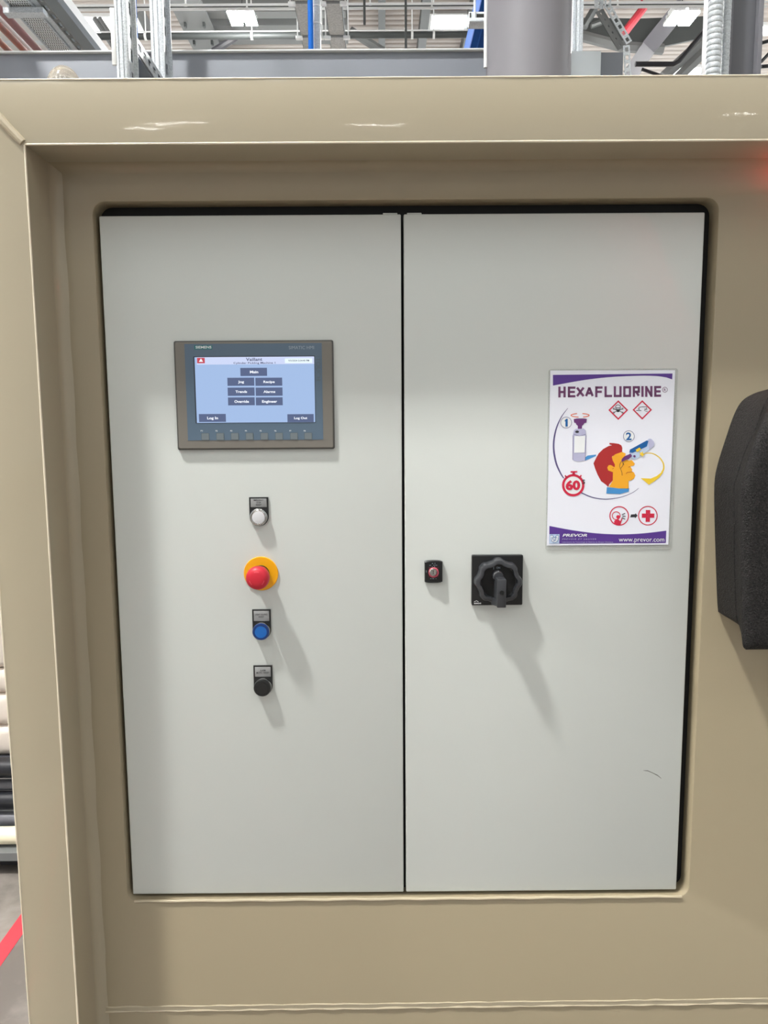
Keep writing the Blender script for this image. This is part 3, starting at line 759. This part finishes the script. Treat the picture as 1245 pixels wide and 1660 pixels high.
# stopwatch
pstroke('stopwatch', [circ(307, 1020, 84, 48)], 20, P_RED, 2)
pshape('watch_face', circ(307, 1020, 75, 40)[:-1], WHITE, 1)
pshape('watch_crown', [(285, 902), (341, 900), (341, 912), (321, 913), (323, 930), (300, 930), (302, 914), (285, 914)], P_RED, 2)
pstroke('watch_ear', [[(238, 938), (254, 954)], [(376, 936), (362, 952)]], 12, P_RED, 2)
ptext('60', 244, 977, 366, 1062, P_RED, 3, .05)
ptext('S', 384, 972, 406, 1010, SKULL_INK, 3, .03)
# drawn head in profile
pshape('hair', [(478, 836), (500, 790), (522, 752), (560, 715), (605, 690), (634, 684), (612, 676), (612, 664), (650, 666), (690, 672), (712, 684), (720, 706), (718, 742), (668, 758), (634, 778), (640, 812), (660, 850), (654, 872),
                (620, 854), (598, 872), (600, 894), (642, 910), (640, 980), (610, 1012), (602, 1036), (586, 1018), (542, 986), (512, 930), (492, 880)], P_HAIR, 1)
face = pshape('face', [(632, 782), (660, 760), (718, 740), (748, 752), (744, 790), (772, 812), (800, 808), (826, 840), (818, 854), (788, 862), (804, 890), (800, 902), (818, 912), (830, 940), (818, 964), (800, 976), (772, 984), (774, 1050), (690, 1046), (608, 1034),
                (640, 980), (642, 910), (602, 896), (594, 872), (606, 852), (624, 850), (656, 870), (658, 846), (640, 812)], P_FACE, 2)
pshape('collar', [(590, 1036), (690, 1048), (778, 1046), (774, 1074), (700, 1094), (586, 1090)], P_SHIRT, 2)
pstroke('eye_lines', [crom([(712, 820), (698, 850), (704, 880), (716, 910), (718, 938)]), crom([(730, 832), (722, 856), (708, 878)]), crom([(720, 824), (734, 850)])], 3.5, SKULL_INK, 3)
pstroke('face_lines', [[(760, 912), (808, 906)], [(636, 884), (648, 876)], [(752, 924), (760, 912)], [(786, 862), (772, 868)]], 3.5, P_HAIR, 3)
# second bottle, tipped to the eye
pshape('tipped_can', [(776, 742), (930, 640), (945, 628), (970, 634), (990, 664), (984, 694), (850, 790), (820, 804), (792, 786)], P_ICE, 3)
pshape('tipped_can_label', [(784, 720), (800, 712), (924, 644), (940, 648), (926, 694), (806, 748), (780, 744)], P_BLUE, 4)
pshape('tipped_can_end', [(940, 636), (958, 628), (984, 650), (990, 676), (976, 700), (944, 716)], P_LAV, 4)
pshape('yellow_patch', [(832, 722), (866, 702), (878, 720), (846, 742)], P_YEL, 5)
pshape('tipped_nozzle', [(712, 818), (716, 800), (736, 778), (790, 754), (803, 774), (776, 798), (740, 812), (722, 822)], P_GRAPE, 5)
pshape('can_mark', circ(822, 776, 10, 14)[:-1], P_GRAPE, 5)
pshape('yellow_tag', [(862, 740), (880, 748), (892, 734), (894, 752), (914, 758), (896, 768), (892, 782), (878, 766), (866, 770), (872, 756)], P_YEL, 5)
a = crom([(905, 752), (970, 752), (1030, 785), (1064, 835), (1068, 880), (1052, 912)]); n = len(a)
pstroke('spray_arc', [a], [6+8*k/(n-1) for k in range(n)], P_YEL, 1)
pshape('spray_arrow', [(876, 960), (960, 964), (1010, 942), (1056, 906), (1064, 912), (1030, 956), (990, 986), (944, 1016)], P_YEL, 2)
# consult-a-doctor icons
pstroke('icon_ring', [circ(694, 1278, 78, 48)], 9, P_RED, 1)
pstroke('icon_head', [circ(669, 1276, 33, 32)], 7, P_RED, 1)
pshape('icon_dot', circ(685, 1287, 16, 18)[:-1], P_RED, 2)
pshape('icon_shoulders', [(652, 1346), (652, 1322), (664, 1310), (688, 1308), (704, 1322), (714, 1296), (722, 1300), (706, 1350), (680, 1354)], P_RED, 2)
pstroke('icon_voice', [[(716, 1268), (744, 1256)], [(720, 1280), (748, 1282)], [(716, 1292), (744, 1306)]], 7, SKULL_INK, 2)
pshape('icon_arrow', [(786, 1290), (794, 1266), (828, 1264), (832, 1256), (849, 1275), (828, 1298), (826, 1289)], SKULL_INK, 1)
pstroke('icon_ring', [circ(935, 1276, 78, 48)], 8, P_RED, 1)
pshape('red_cross', [(918, 1228), (955, 1228), (955, 1258), (990, 1258), (988, 1294), (953, 1294), (952, 1328), (916, 1328), (917, 1294), (884, 1294), (885, 1258), (918, 1258)], P_RED, 1)
pstroke('cross_squiggle', [crom([(928, 1252), (944, 1264), (930, 1280), (948, 1290), (934, 1304)])], 3, PINK, 2)
# footer writing
lg = pshape('emblem', [(108, 1432), (192, 1432), (190, 1510), (106, 1511)], P_ICE, 2)
pshape('emblem_ground', [(116, 1444), (130, 1440), (148, 1456), (166, 1440), (182, 1446), (184, 1474), (170, 1500), (148, 1506), (126, 1498), (116, 1474)], WHITE, 3)
pstroke('emblem_lines', [crom([(116, 1446), (130, 1438), (142, 1452), (150, 1462), (160, 1450), (174, 1438), (184, 1450)]), crom([(122, 1456), (124, 1484), (144, 1502), (168, 1496), (180, 1478), (180, 1456)]), crom([(132, 1470), (146, 1482), (160, 1468)]),
                         crom([(140, 1494), (152, 1486), (166, 1478)]), circ(136, 1462, 5, 8), circ(162, 1460, 5, 8)], 5, mat('ink_steel_blue', rgb(104,132,178), .4), 4)
ptext('PREVOR', 217, 1429, 424, 1453, WHITE, 3, .02, 1.0, .25)
ptext('PRÉVOIR ET SAUVER', 214, 1464, 500, 1479, P_LAV, 3, .0, 1.3, .25)
ptext('Laboratoire de Toxicologie & Maîtrise du Risque Chimique', 213, 1493, 642, 1506, P_LAV, 3)
ptext('www.prevor.com', 690, 1469, 1073, 1507, WHITE, 3, .0)

# ================================================================== black textured housing
HB = -.012
xc = at(1245, 700, HB).x + .055                     # mirror line, outside the frame
def outline(pts, y):
    half = [at(u, v, y) for u, v in crom(pts, 4)]
    return half + [Vector((2*xc-q.x, y, q.z)) for q in reversed(half)]
S_BACK = [(1245, 631), (1222, 638), (1203, 650), (1190, 672), (1176, 712), (1163, 754), (1158, 786), (1158.5, 850), (1161, 930), (1163.5, 985), (1168, 994), (1192, 1008)]
S_MID = [(1245, 645), (1236, 664), (1228, 687), (1216, 714), (1206, 737), (1196, 768), (1190, 793), (1190, 850), (1191, 930), (1194, 998), (1197, 1008), (1207, 1020)]
S_FRONT = [(1245, 671), (1238, 686), (1231, 704), (1224, 722), (1216, 744), (1209, 767), (1204, 793), (1204, 850), (1204.5, 940), (1206, 1022), (1207, 1046), (1212, 1053)]
def inset(lp, d, y):
    cz = sum(p.z for p in lp)/len(lp)
    return [Vector((xc+(p.x-xc)*(1-d/.14), y, cz+(p.z-cz)*(1-d/.2))) for p in lp]
bk, md, fr = outline(S_BACK, HB), outline(S_MID, -.075), outline(S_FRONT, -.105)
t = thing('equipment_housing', 'black coarse textured plastic housing mounted on the beige panel beside the cabinet', 'housing', (xc, 0, 1.3))
def mixl(a_, b_, k): return [p.lerp(q, k) for p, q in zip(a_, b_)]
obj('body', MB().stack([inset(bk, .004, HB+.001), bk, mixl(bk, md, .5), inset(md, -.0004, -.0735), inset(md, .003, -.0755)]), HOUSING, t)
obj('front_shell', MB().stack([inset(md, .0035, -.0756), inset(md, .0002, -.077), mixl(md, fr, .55), inset(fr, -.0012, -.101), inset(fr, .0015, -.108), inset(fr, .007, -.112), inset(fr, .02, -.114)]), HOUSING, t)

# ================================================================== things behind and above the machine
# grey horizontal duct
ga, gb_ = at(400, 85.5, 1.1), at(787, 83, 1.1); gz = (ga.z+gb_.z)/2
t = thing('grey_duct', 'long blue grey rectangular duct lying behind the beige beam', 'duct', (-.8, 1.3, gz-.5))
obj('casing', MB().box(-4, .36, 1.1, 1.5, gz-.5, gz, .003), GREY_PAINT, t)
obj('top_flange', MB().box(-4, .36, 1.09, 1.5, gz, gz+.005, .001), WHITE_PIPE, t)  # white strip paints the highlight along the duct's top edge
for x in (-.74, .1): obj('leg', MB().box(x-.04, x+.04, 1.25, 1.33, 0, gz-.5), STEEL_DARK, t)
# round vertical stack
c1, c2 = at(788, 60, .86), at(926, 60, .86); cx, r = (c1.x+c2.x)/2, (c2.x-c1.x)/2*.985
t = thing('vent_stack', 'wide round lilac grey vertical stack pipe in front of the blue grey duct', 'pipe', (cx, .86, 0))
obj('tube', MB().lathe((cx, .86+.0, 0), (0,0,1), [(r, 0), (r, 5.2)], 64), COLUMN, t)
obj('edge_trim', MB().tube([(c1.x-.002, .85, 2.46), (c1.x-.002, .85, 5.0)], .005, 8), WHITE_PIPE, t)
# pale cabinet box beside it
q0, q1, q2 = at(926, 82, 1.0), at(975, 82, 1.0), at(1011, 84, 1.03)
t = thing('junction_box', 'pale blue grey steel box between the round stack and the slotted riser', 'box', (q1.x, 1.0, q0.z-.5))
obj('cover', MB().box(q0.x, q1.x, 1.0, 1.25, q0.z-.5, q0.z, .003), GREY_LIGHT, t)
obj('side_unit', MB().box(q1.x+.001, q2.x, 1.03, 1.25, q0.z-.5, q2.z, .003), GREY_PAINT, t)
obj('stand', MB().box(q0.x+.02, q2.x-.02, 1.1, 1.2, 0, q0.z-.5), STEEL_DARK, t)

def strut(name, u0, u1, y, label, z0_=0.0, z1_=3.6, group='galvanised struts'):
    a_, b_ = at(u0, 60, y).x, at(u1, 60, y).x; w = b_-a_
    t = thing(name, label, 'strut', (a_, y, z0_), group)
    f = MB().box(a_+w*.22, a_+w*.72, y, y+.003, z0_, z1_, .001)
    f.box(a_+w*.22, a_+w*.225+.002, y, y+.04, z0_, z1_); f.box(a_+w*.42, a_+w*.50, y-.002, y, z0_, z1_, .0008)
    obj('front_web', f, GALV, t)
    obj('rear_flange', MB().box(a_, a_+w*.24, y+.012, y+.03, z0_, z1_, .002), GALV, t)
    s_ = MB().slotted((a_+w*.74, y+.022, z0_), (a_+w*.74, y+.022, z1_), (0,1,0), .042, 72, .028, .013, .003)
    obj('slotted_side', s_, GALV, t)
    obj('rear_web', MB().box(a_+w*.72, a_+w*.98, y+.040, y+.044, z0_, z1_), GALV, t)
    return t
strut('galvanised_strut', 184, 214, .55, 'nearest galvanised slotted strut standing behind the beige beam')
strut('galvanised_strut', 242, 272, .98, 'galvanised slotted strut standing just in front of the blue grey duct')
a0, a1 = at(219, 61, .6), at(220, 90, .6)
t = thing('bracket_arm', 'slotted galvanised bracket arm joining the two struts', 'bracket', (a0.x, .6, a1.z))
obj('slotted_face', MB().slotted((a0.x+.004, .594, a0.z-.017), (a0.x+.004, 1.0, a0.z-.017), (0,0,1), .034, 10, .022, .013, .003), GALV, t)
obj('lower_flange', MB().box(a0.x-.03, a0.x+.005, .594, 1.0, a1.z-.003, a1.z+.0), GALV_DARK, t)
obj('web', MB().box(a0.x-.006, a0.x-.003, .594, 1.0, a1.z, a0.z), GALV_DARK, t)
w0 = at(181, 12, .52); w1 = at(181, 105, .52)
tag(obj('flat_bar', MB().box(w0.x-.005, w0.x+.005, .52, .525, w1.z, w0.z, .001), WHITE_PIPE), 'thin white flat bar clipped beside the nearest galvanised strut', 'bar')
p0 = at(217.5, 30, .72)
tag(obj('blue_pipe', MB().tube([(p0.x, .72, 1.0), (p0.x, .72, 4.2)], .0075, 16), BLUE_PAINT), 'thin blue pipe rising between the two galvanised struts', 'pipe')

# overhead run of pipes and basket tray, all running away from the camera
TZ = 3.0
def ypipe(name, label, u, v, dia, m, y0=.35, y1=5.5, z=TZ, cat='pipe', group=None):
    x = at_z(u, v, z).x
    return tag(obj(name, MB().tube([(x, y0, z), (x, y1, z)], dia/2, 16), m), label, cat, group)
ypipe('copper_pipe', 'reddish brown pipe nearest the white perforated tray', 66, 86, .028, COPPER2)
ypipe('copper_pipe', 'copper pipe in the middle of the overhead pipe run', 43, 86, .024, COPPER)
ypipe('copper_pipe', 'copper pipe at the outer edge of the overhead pipe run', 18, 86, .024, COPPER)
ypipe('white_pipe', 'slim white pipe between the overhead copper pipes', 55, 86, .020, WHITE_PIPE, z=3.05)
xl = at_z(-260, 60, 3.5).x; xr = at_z(92, 86, 3.5).x
t = thing('insulated_duct', 'broad pale insulated duct above the copper pipes', 'duct', (xr, 1, 3.5))
obj('casing', MB().box(xl, xr, .3, 9, 3.5, 3.9, .01), WALL_CLAD, t)
for y in (1.6, 3.0, 4.4): obj('joint_band', MB().box(xl-.005, xr+.005, y, y+.03, 3.492, 3.9), GREY_LIGHT, t)
# wire basket
bx0, bx1 = at_z(86, 86, TZ).x, at_z(119, 86, TZ).x
t = thing('white_cable_tray', 'white perforated cable tray running away overhead beside the copper pipes', 'cable tray', (bx0, .35, TZ))
obj('liner', MB().box(bx0, bx1, .35, 4.0, TZ, TZ+.004), WHITE, t)
wm = MB(); y = 1.0; row = 0
while y < 2.6:
    for i in range(9):
        x = bx0 + (bx1-bx0)*(i+.75+.5*(row % 2)*.5)/9.8
        wm.box(x-.0022, x+.0022, y, y+.006, TZ-.0008, TZ+.0002)
    y += .013; row += 1
obj('perforations', wm, DARK_PIPE, t)['kind'] = 'stuff'
for x in (bx0, bx1): obj('tray_lip', MB().box(x-.003, x+.003, .35, 4.0, TZ-.006, TZ+.03, .001), GALV, t)
obj('cross_bracket', MB().box(bx0-.02, bx1+.04, at_z(60, 20, TZ-.02).y-.02, at_z(60, 20, TZ-.02).y+.02, TZ-.03, TZ-.012), GALV, t)
sx0, sx1 = at_z(121, 86, TZ).x, at_z(130, 86, TZ).x
obj('side_rail', MB().box(sx0, sx1, .35, 4.0, TZ, TZ+.05, .004), GALV, t)
# slotted channel alongside
cx0, cx1, cx2 = at_z(131, 86, TZ).x, at_z(141, 86, TZ).x, at_z(153, 86, TZ).x
t = thing('slotted_channel', 'dark slotted steel channel beside the white perforated tray', 'channel', (cx0, .35, TZ))
obj('slotted_base', MB().slotted(((cx0+cx1)/2, .35, TZ), ((cx0+cx1)/2, 4.2, TZ), (1,0,0), cx1-cx0, 64, .034, .012, .003), ROOF_STEEL, t)
obj('side_web', MB().stack([[(cx1, y, TZ), (cx2, y, TZ+.02), (cx2, y, TZ+.05), (cx1, y, TZ+.05)] for y in (.35, 4.2)]), GALV_DARK, t)

# blue pipe with a galvanised one, two perforated trays behind
p0 = at(503.5, 40, 2.2); dz = 2.2
tag(obj('blue_pipe', MB().tube([(p0.x, 2.2, 1.0), (p0.x, 2.2, 5.4)], .0115, 16), BLUE_PAINT), 'blue pipe rising in front of the perforated cable trays', 'pipe')
p1 = at(513.5, 40, 2.25)
t = thing('riser_pipe', 'pale galvanised riser pipe against the blue pipe by the perforated trays', 'pipe', (p1.x, 2.25, 1))
obj('tube', MB().tube([(p1.x, 2.25, 1.0), (p1.x, 2.25, 5.4)], .0175, 20), GALV, t)
for z in (at(513, 10, 2.25).z, at(513, 38, 2.25).z): obj('clamp', MB().lathe((p1.x, 2.25, z-.006), (0,0,1), [(.020, 0), (.020, .006)], 20), WHITE_PIPE, t)
for ul, ur, lab in ((493, 520, 'perforated grey cable tray behind the blue pipe'), (537, 561, 'perforated grey cable tray hanging clear beside the blue pipe')):
    z = 6.9; x0, x1 = at_z(ul, 82, z).x, at_z(ur, 82, z).x
    t = thing('perforated_tray', lab, 'cable tray', ((x0+x1)/2, 6, z), 'hanging perforated cable trays')
    obj('tray_base', MB().box(x0, x1, 6, 20, z, z+.008), TRAY_GREY, t)
    for sx in (x0, x1): obj('tray_side', MB().box(sx-.004, sx+.004, 6, 20, z, z+.07), GALV_DARK, t)
    for v in (7, 62):
        y = at_z(540, v, z-.03).y
        kk = MB().box(x0-.075, x0+.02, y-.03, y+.03, z-.045, z-.003, .006).box(x1-.02, x1+.075, y-.03, y+.03, z-.045, z-.003, .006)
        obj('cross_strip', MB().box(x0, x1, y-.02, y+.02, z-.012, z-.002), ROOF_STEEL, t)
        for sx in (x0-.05, x1+.05): kk.tube([(sx, y, z-.02), (sx, y, ROOF)], .01, 6)
        obj('hanger', kk, WHITE_PIPE, t)
# blue crane rail and its bracket
z = 4.6
xa, xb = at_z(761, 82, z).x, at_z(771, 82, z).x
t = thing('crane_rail', 'blue painted overhead crane rail running behind the round stack', 'rail', (xa, 2.5, z))
obj('lower_flange', MB().box(xa, xb, 2.5, 12, z, z+.03, .003), BLUE_DEEP, t)
obj('web', MB().box(xb-.01, xb+.02, 2.5, 12, z+.03, z+.4), BLUE_PAINT, t)
obj('upper_flange', MB().box(xb, xb+.16, 2.5, 12, z+.05, z+.09), BLUE_DEEP, t)
ka, kb = at(760, 19, 2.4), at(792, 40, 2.4)
t = thing('channel_bracket', 'short galvanised channel bracket under the blue crane rail', 'bracket', (ka.x, 2.4, kb.z))
hgt = ka.z-kb.z
obj('channel', MB().box(ka.x, kb.x+.1, 2.4, 2.404, kb.z+hgt*.3, ka.z, .001).box(ka.x, kb.x+.1, 2.37, 2.44, kb.z, kb.z+hgt*.3, .002), GALV, t)
obj('slot', MB().box(ka.x+.035, kb.x+.1, 2.396, 2.4, kb.z+hgt*.42, ka.z-hgt*.2), BLACK_VOID, t)
obj('end_gap', MB().box(ka.x+.004, ka.x+.010, 2.396, 2.4, kb.z+hgt*.4, ka.z-hgt*.1), BLACK_VOID, t)
obj('drop_rod', MB().tube([(ka.x+.025, 2.39, kb.z), (ka.x+.025, 2.39, kb.z+2)], .005, 8), GALV, t)

# right-hand side: strut, bent slotted riser, ribbed ducts, steel column
strut('galvanised_strut', 928, 950, 1.3, 'galvanised strut rising behind the pale blue grey box')
YR = .95
P = [at(979, -40, YR), at(977, 12, YR), at(1013, 74, YR), at(1016, 126, YR)]
P.append(Vector((P[3].x, YR, 1.2)))
t = thing('slotted_riser', 'bent slotted cable riser stepping sideways above the pale box', 'cable tray', (P[4].x, YR, 1.2))
for i, nslot in ((0, 3), (1, 6), (2, 4), (3, 40)):
    d = (P[i+1]-P[i]).normalized(); side = Vector((d.z, 0, -d.x))
    if side.x < 0: side = -side
    off = side*.0135 if i < 2 else side*.004
    obj('slotted_flange', MB().slotted(P[i]+off, P[i+1]+off, side, .018, nslot, (P[i+1]-P[i]).length/nslot*.55, .0085, .002), GALV, t)
    if i < 2:
        c_ = (P[i]+P[i+1])/2 - side*.008
        pl = MB().slotted(P[i]-side*.009+Vector((0,.006,0)), P[i+1]-side*.009+Vector((0,.006,0)), side+Vector((0,.45,0)), .030, nslot, (P[i+1]-P[i]).length/nslot*.3, .005, .002)
        obj('web', pl, GALV if i == 0 else ROOF_STEEL, t)
def ribbed(u0, u1, y, label):
    a_, b_ = at(u0, 70, y).x, at(u1, 70, y).x; r_ = (b_-a_)/2; pr = []
    z = 1.0
    while z < 3.4:
        pr += [(r_, z), (r_*1.03, z+.004), (r_*1.03, z+.008), (r_, z+.012), (r_*.93, z+.0135)]; z += .015
    t = thing('spiral_duct', label, 'duct', ((a_+b_)/2, y, 1), 'ribbed silver ducts')
    obj('duct_wall', MB().lathe(((a_+b_)/2, y, 0), (0,0,1), pr, 28), GALV, t)
ribbed(1146, 1169, 1.0, 'wider ribbed silver duct nearest the high bay lamp')
ribbed(1171, 1183, 1.02, 'narrow ribbed silver duct against the dark steel column')
a_, b_ = at(1184, 60, 1.05), at(1234, 60, 1.05)
t = thing('steel_column', 'dark grey steel column beside the ribbed silver ducts', 'column', (a_.x, 1.05, 0))
tag(obj('web', MB().box(a_.x, b_.x-.014, 1.06, 1.2, 0, 4.2, .002), STEEL_DARK, t))
obj('flange', MB().box(b_.x-.014, b_.x, 1.04, 1.24, 0, 4.2, .002), GREY_PIPE, t)
obj('flange', MB().box(a_.x-.006, a_.x+.004, 1.045, 1.24, 0, 4.2, .001), GREY_PIPE, t)

# roof steel on the right: deep dark girder, light diagonal channel, red and black sprinkler pipes
z = 6.0
g0, g1 = at(950, 28, 15.4), at(1062, 78, 15.4)
t = thing('dark_girder', 'deep dark grey girder behind the bent slotted riser', 'beam', (g0.x, 15.4, g1.z))
lo, hi = at(940, 56, 15.4), at(1150, 76, 15.4)
obj('web', MB().prism([at(920, 28, 15.4), at(1035, 30, 15.4), at(1145, 26, 15.4), at(1145, 60, 15.4), at(1060, 78, 15.4), at(1010, 75, 15.4), at(940, 58, 15.4)], (0, .06, 0)), DARK_PIPE, t)
obj('lower_flange', MB().tube([at(930, 55, 15.3), at(1010, 76, 15.3), at(1075, 80, 15.3)], .1, 6), ROOF_STEEL, t)
a0, a1 = at_z(1112, 14, 6.4), at_z(1040, 104, 6.0)
tag(obj('light_channel', MB().bar(at(1102, 14, 14.5), at(1052, 76, 15), .3, .08, (0,1,0)).bar(at(1055, 72, 15), at(1020, 124, 15.2), .3, .08, (0,1,0)).bar(at(1100, 16, 14.6), Vector((at(1100, 16, 14.6).x, 14.6, ROOF-.004)), .06, .06, (0,1,0)), GREY_PIPE), 'pale grey diagonal channel running down behind the high bay lamp', 'channel')
tag(obj('red_pipe', MB().tube([at(1044, 12, 14), at(1010, 56, 14)], .075, 10).tube([at(1040, 14, 14), Vector((at(1040, 14, 14).x, 14, ROOF))], .02, 6), RED_PIPE), 'red sprinkler pipe slanting behind the slotted riser', 'pipe')
tag(obj('sprinkler_pipe', MB().tube([at(1160, 28, 8.8), at(1100, 100, 8.8), at(1092, 104, 8.8), at(1030, 104, 8.8)], .03, 10).tube([at(1160, 28, 8.8), Vector((at(1160, 28, 8.8).x, 8.8, ROOF))], .015, 6), BLACK_PIPE), 'black bent sprinkler pipe below the high bay lamp near the ribbed duct', 'pipe')
tag(obj('roof_brace', MB().tube([at(958, 42, 14), at(982, 34, 14)], .05, 8).tube([at(946, 44, 14), at(964, 14, 14)], .07, 8), DARK_PIPE), 'dark crossed roof brace beside the galvanised strut', 'brace')
for i, (u0, v0, u1, v1) in enumerate(((1075, 125, 1150, 56), (1100, 125, 1152, 74))):
    tag(obj('roof_purlin', MB().tube([at(u0, v0, 12.0), at(u1, v1, 12.0)], .09, 6), ROOF_STEEL), ('slanting grey purlin under the roof between the lamp and the ribbed duct', 'second slanting grey purlin, lower and nearer the ribbed duct')[i], 'beam')
tag(obj('tie_rod', MB().tube([at(1040, 112, 9.4), at(1080, 126, 9.4), at(1158, 153, 9.4)], .02, 6).tube([at(1158, 153, 9.4), Vector((at(1158, 153, 9.4).x, 9.4, ROOF))], .012, 6), BLACK_PIPE), 'black tie rods hanging at the black sprinkler pipe', 'rod')
tag(obj('tie_rod', MB().tube([at(1234, 70, 8.0), at(1262, 62, 8.0)], .02, 6).tube([at(1234, 100, 8.0), at(1262, 70, 8.0)], .02, 6).tube([at(1234, 108, 8.0), at(1262, 106, 8.0)], .02, 6), BLACK_PIPE), 'thin black tie rods beyond the dark steel column', 'rod')
for u, v0, v1 in ((591, 20, 40), (658, 74, 84)):
    tag(obj('drop_rod', MB().tube([at(u, v1, 9.5), Vector((at(u, v1, 9.5).x, 9.5, ROOF))], .018, 6), DARK_PIPE), 'short dark rod hanging under the roof sheets %s' % ('above the long dark pipe' if v0 < 50 else 'just over the blue grey duct'), 'rod')
# diagonal roof ties left of the middle
tag(obj('roof_tie', MB().tube([at(153, 30, 14), at(185, 78, 14)], .045, 8).tube([at(161, 30, 14), at(193, 78, 14)], .045, 8), ROOF_STEEL), 'pair of grey roof ties crossing the bright skylight by the nearest strut', 'tie')
tag(obj('roof_tie', MB().tube([at(228, 22, 14), at(246, 60, 14)], .09, 8), ROOF_STEEL), 'thick grey roof tie behind the two galvanised struts', 'tie')
tag(obj('roof_tie', MB().tube([at(345, 84, 15), at(383, 60, 15)], .07, 8).tube([at(400, 34, 15), at(440, 17, 15)], .06, 8), GREY_PIPE), 'grey slanting roof tie beside the wide flat rafter', 'tie')
tag(obj('roof_tie', MB().tube([at(568, 50, 15), at(622, 84, 15)], .085, 8), ROOF_STEEL), 'dark slanting roof tie under the roof sheets beside the perforated trays', 'tie')

# clear domed cap standing on the machine behind the beam
d0 = at(103, 107, .12); dx = at(133, 124, .12).x - d0.x
t = thing('domed_cap', 'clear plastic dome showing over the beige beam below the copper pipes', 'cap', (d0.x, .12, ZT))
hh = d0.z-ZT
obj('dome', MB().lathe((d0.x, .12, ZT), (0,0,1), [(dx, 0), (dx, hh-.045)] + [(dx*math.cos(a), hh-.045+.045*math.sin(a)) for a in (.2, .45, .7, .95, 1.2, 1.4)] + [(0, hh)], 36), DOME, t)
obj('rim', MB().lathe((d0.x, .12, ZT), (0,0,1), [(dx*1.04, 0), (dx*1.04, .008), (dx, .008)], 36), WHITE_PIPE, t)

# red signal lamp on the panel just beyond the frame's edge
s0 = at(1318, 268, PY)
t = thing('signal_lamp', 'red signal lamp on the beige panel under the beam', 'lamp', (s0.x, PY, s0.z))
obj('base', MB().lathe((s0.x, PY-.0005, s0.z), (0,-1,0), [(.026, 0), (.026, .003), (.022, .004), (0, .004)], 28), BLACK, t)
obj('lens', MB().lathe((s0.x, PY-.0045, s0.z), (0,-1,0), [(.02, 0), (.0195, .006), (.015, .010), (0, .0115)], 28), RED_LENS, t)

# ================================================================== low things seen past the post
def low_pipe(v0, v1, y, m, label, u=10):
    p0, p1 = at(u, v0, y), at(u, v1, y); z = (p0.z+p1.z)/2; r_ = (p0.z-p1.z)/2*.93
    t = thing('stacked_pipe', label, 'pipe', (-1.6, y, z), 'pipes lying in a rack behind the post')
    obj('tube', MB().tube([(-4.2, y, z), (-.9, y, z)], r_, 20), m, t); return z
YP = 1.36
low_pipe(1228, 1261, YP, BLACK_PIPE, 'black pipe lying highest in the pipe rack behind the post')
low_pipe(1263, 1281, YP+.03, GREY_PIPE, 'slim grey pipe under the topmost black pipe')
low_pipe(1282, 1312, YP, BLACK_PIPE, 'black pipe in the middle of the pipe rack')
low_pipe(1314, 1338, YP, GREY_PIPE, 'grey pipe lying on the cream pipe')
low_pipe(1340, 1368, YP-.16, CREAM_PIPE, 'cream pipe lowest in the pipe rack')
zr = at(10, 1369, YP-.16).z; zt = at(10, 1226, YP+.1).z
rk = thing('pipe_rack', 'low steel rack carrying the stacked pipes', 'rack', (-2.5, YP, 0))
obj('shelf', MB().box(-4.2, -.9, YP-.215, YP-.075, zr-.028, zr), ROOF_STEEL, rk)
obj('lower_rail', MB().box(-4.2, -.9, YP-.16, YP-.075, zr-.075, zr-.03), BLACK_PIPE, rk)  # black bar painting the shadow under the shelf
zb = at(10, 1339.5, YP).z
obj('rear_shelf', MB().box(-4.2, -.9, YP-.06, YP+.2, zb-.02, zb), ROOF_STEEL, rk)
for x in (-4.1, -2.6, -1.0): obj('leg', MB().box(x-.02, x+.02, YP+.1, YP+.14, 0, zt), STEEL_DARK, rk)
obj('top_board', MB().box(-4.2, -.9, YP+.06, YP+.5, zt, zt+.02), GREY_PIPE, rk)
zc = zt+.02
labs = ('lowest greyish white wrapped sack on the pipe rack', 'second white wrapped sack up from the pipe rack', 'third white wrapped sack up from the pipe rack', 'topmost white wrapped sack of the pile on the rack')
for k, v in enumerate((1178, 1126, 1085, 1000)):
    z1_ = at(10, v, YP+.05).z
    tag(obj('wrapped_sack', MB().box(-2.9+.03*k, -1.15, YP+.05, YP+.45, zc+.001, z1_, min(.03, (z1_-zc)*.4), 4), SACK), labs[k], 'sack', 'white wrapped sacks on the rack')
    zc = z1_
tag(obj('floor_tape', MB().box(-1.182, -1.134, -2.5, 1.3, 0, .0012), TAPE), 'red floor marking tape on the worn concrete beside the machine', 'tape')
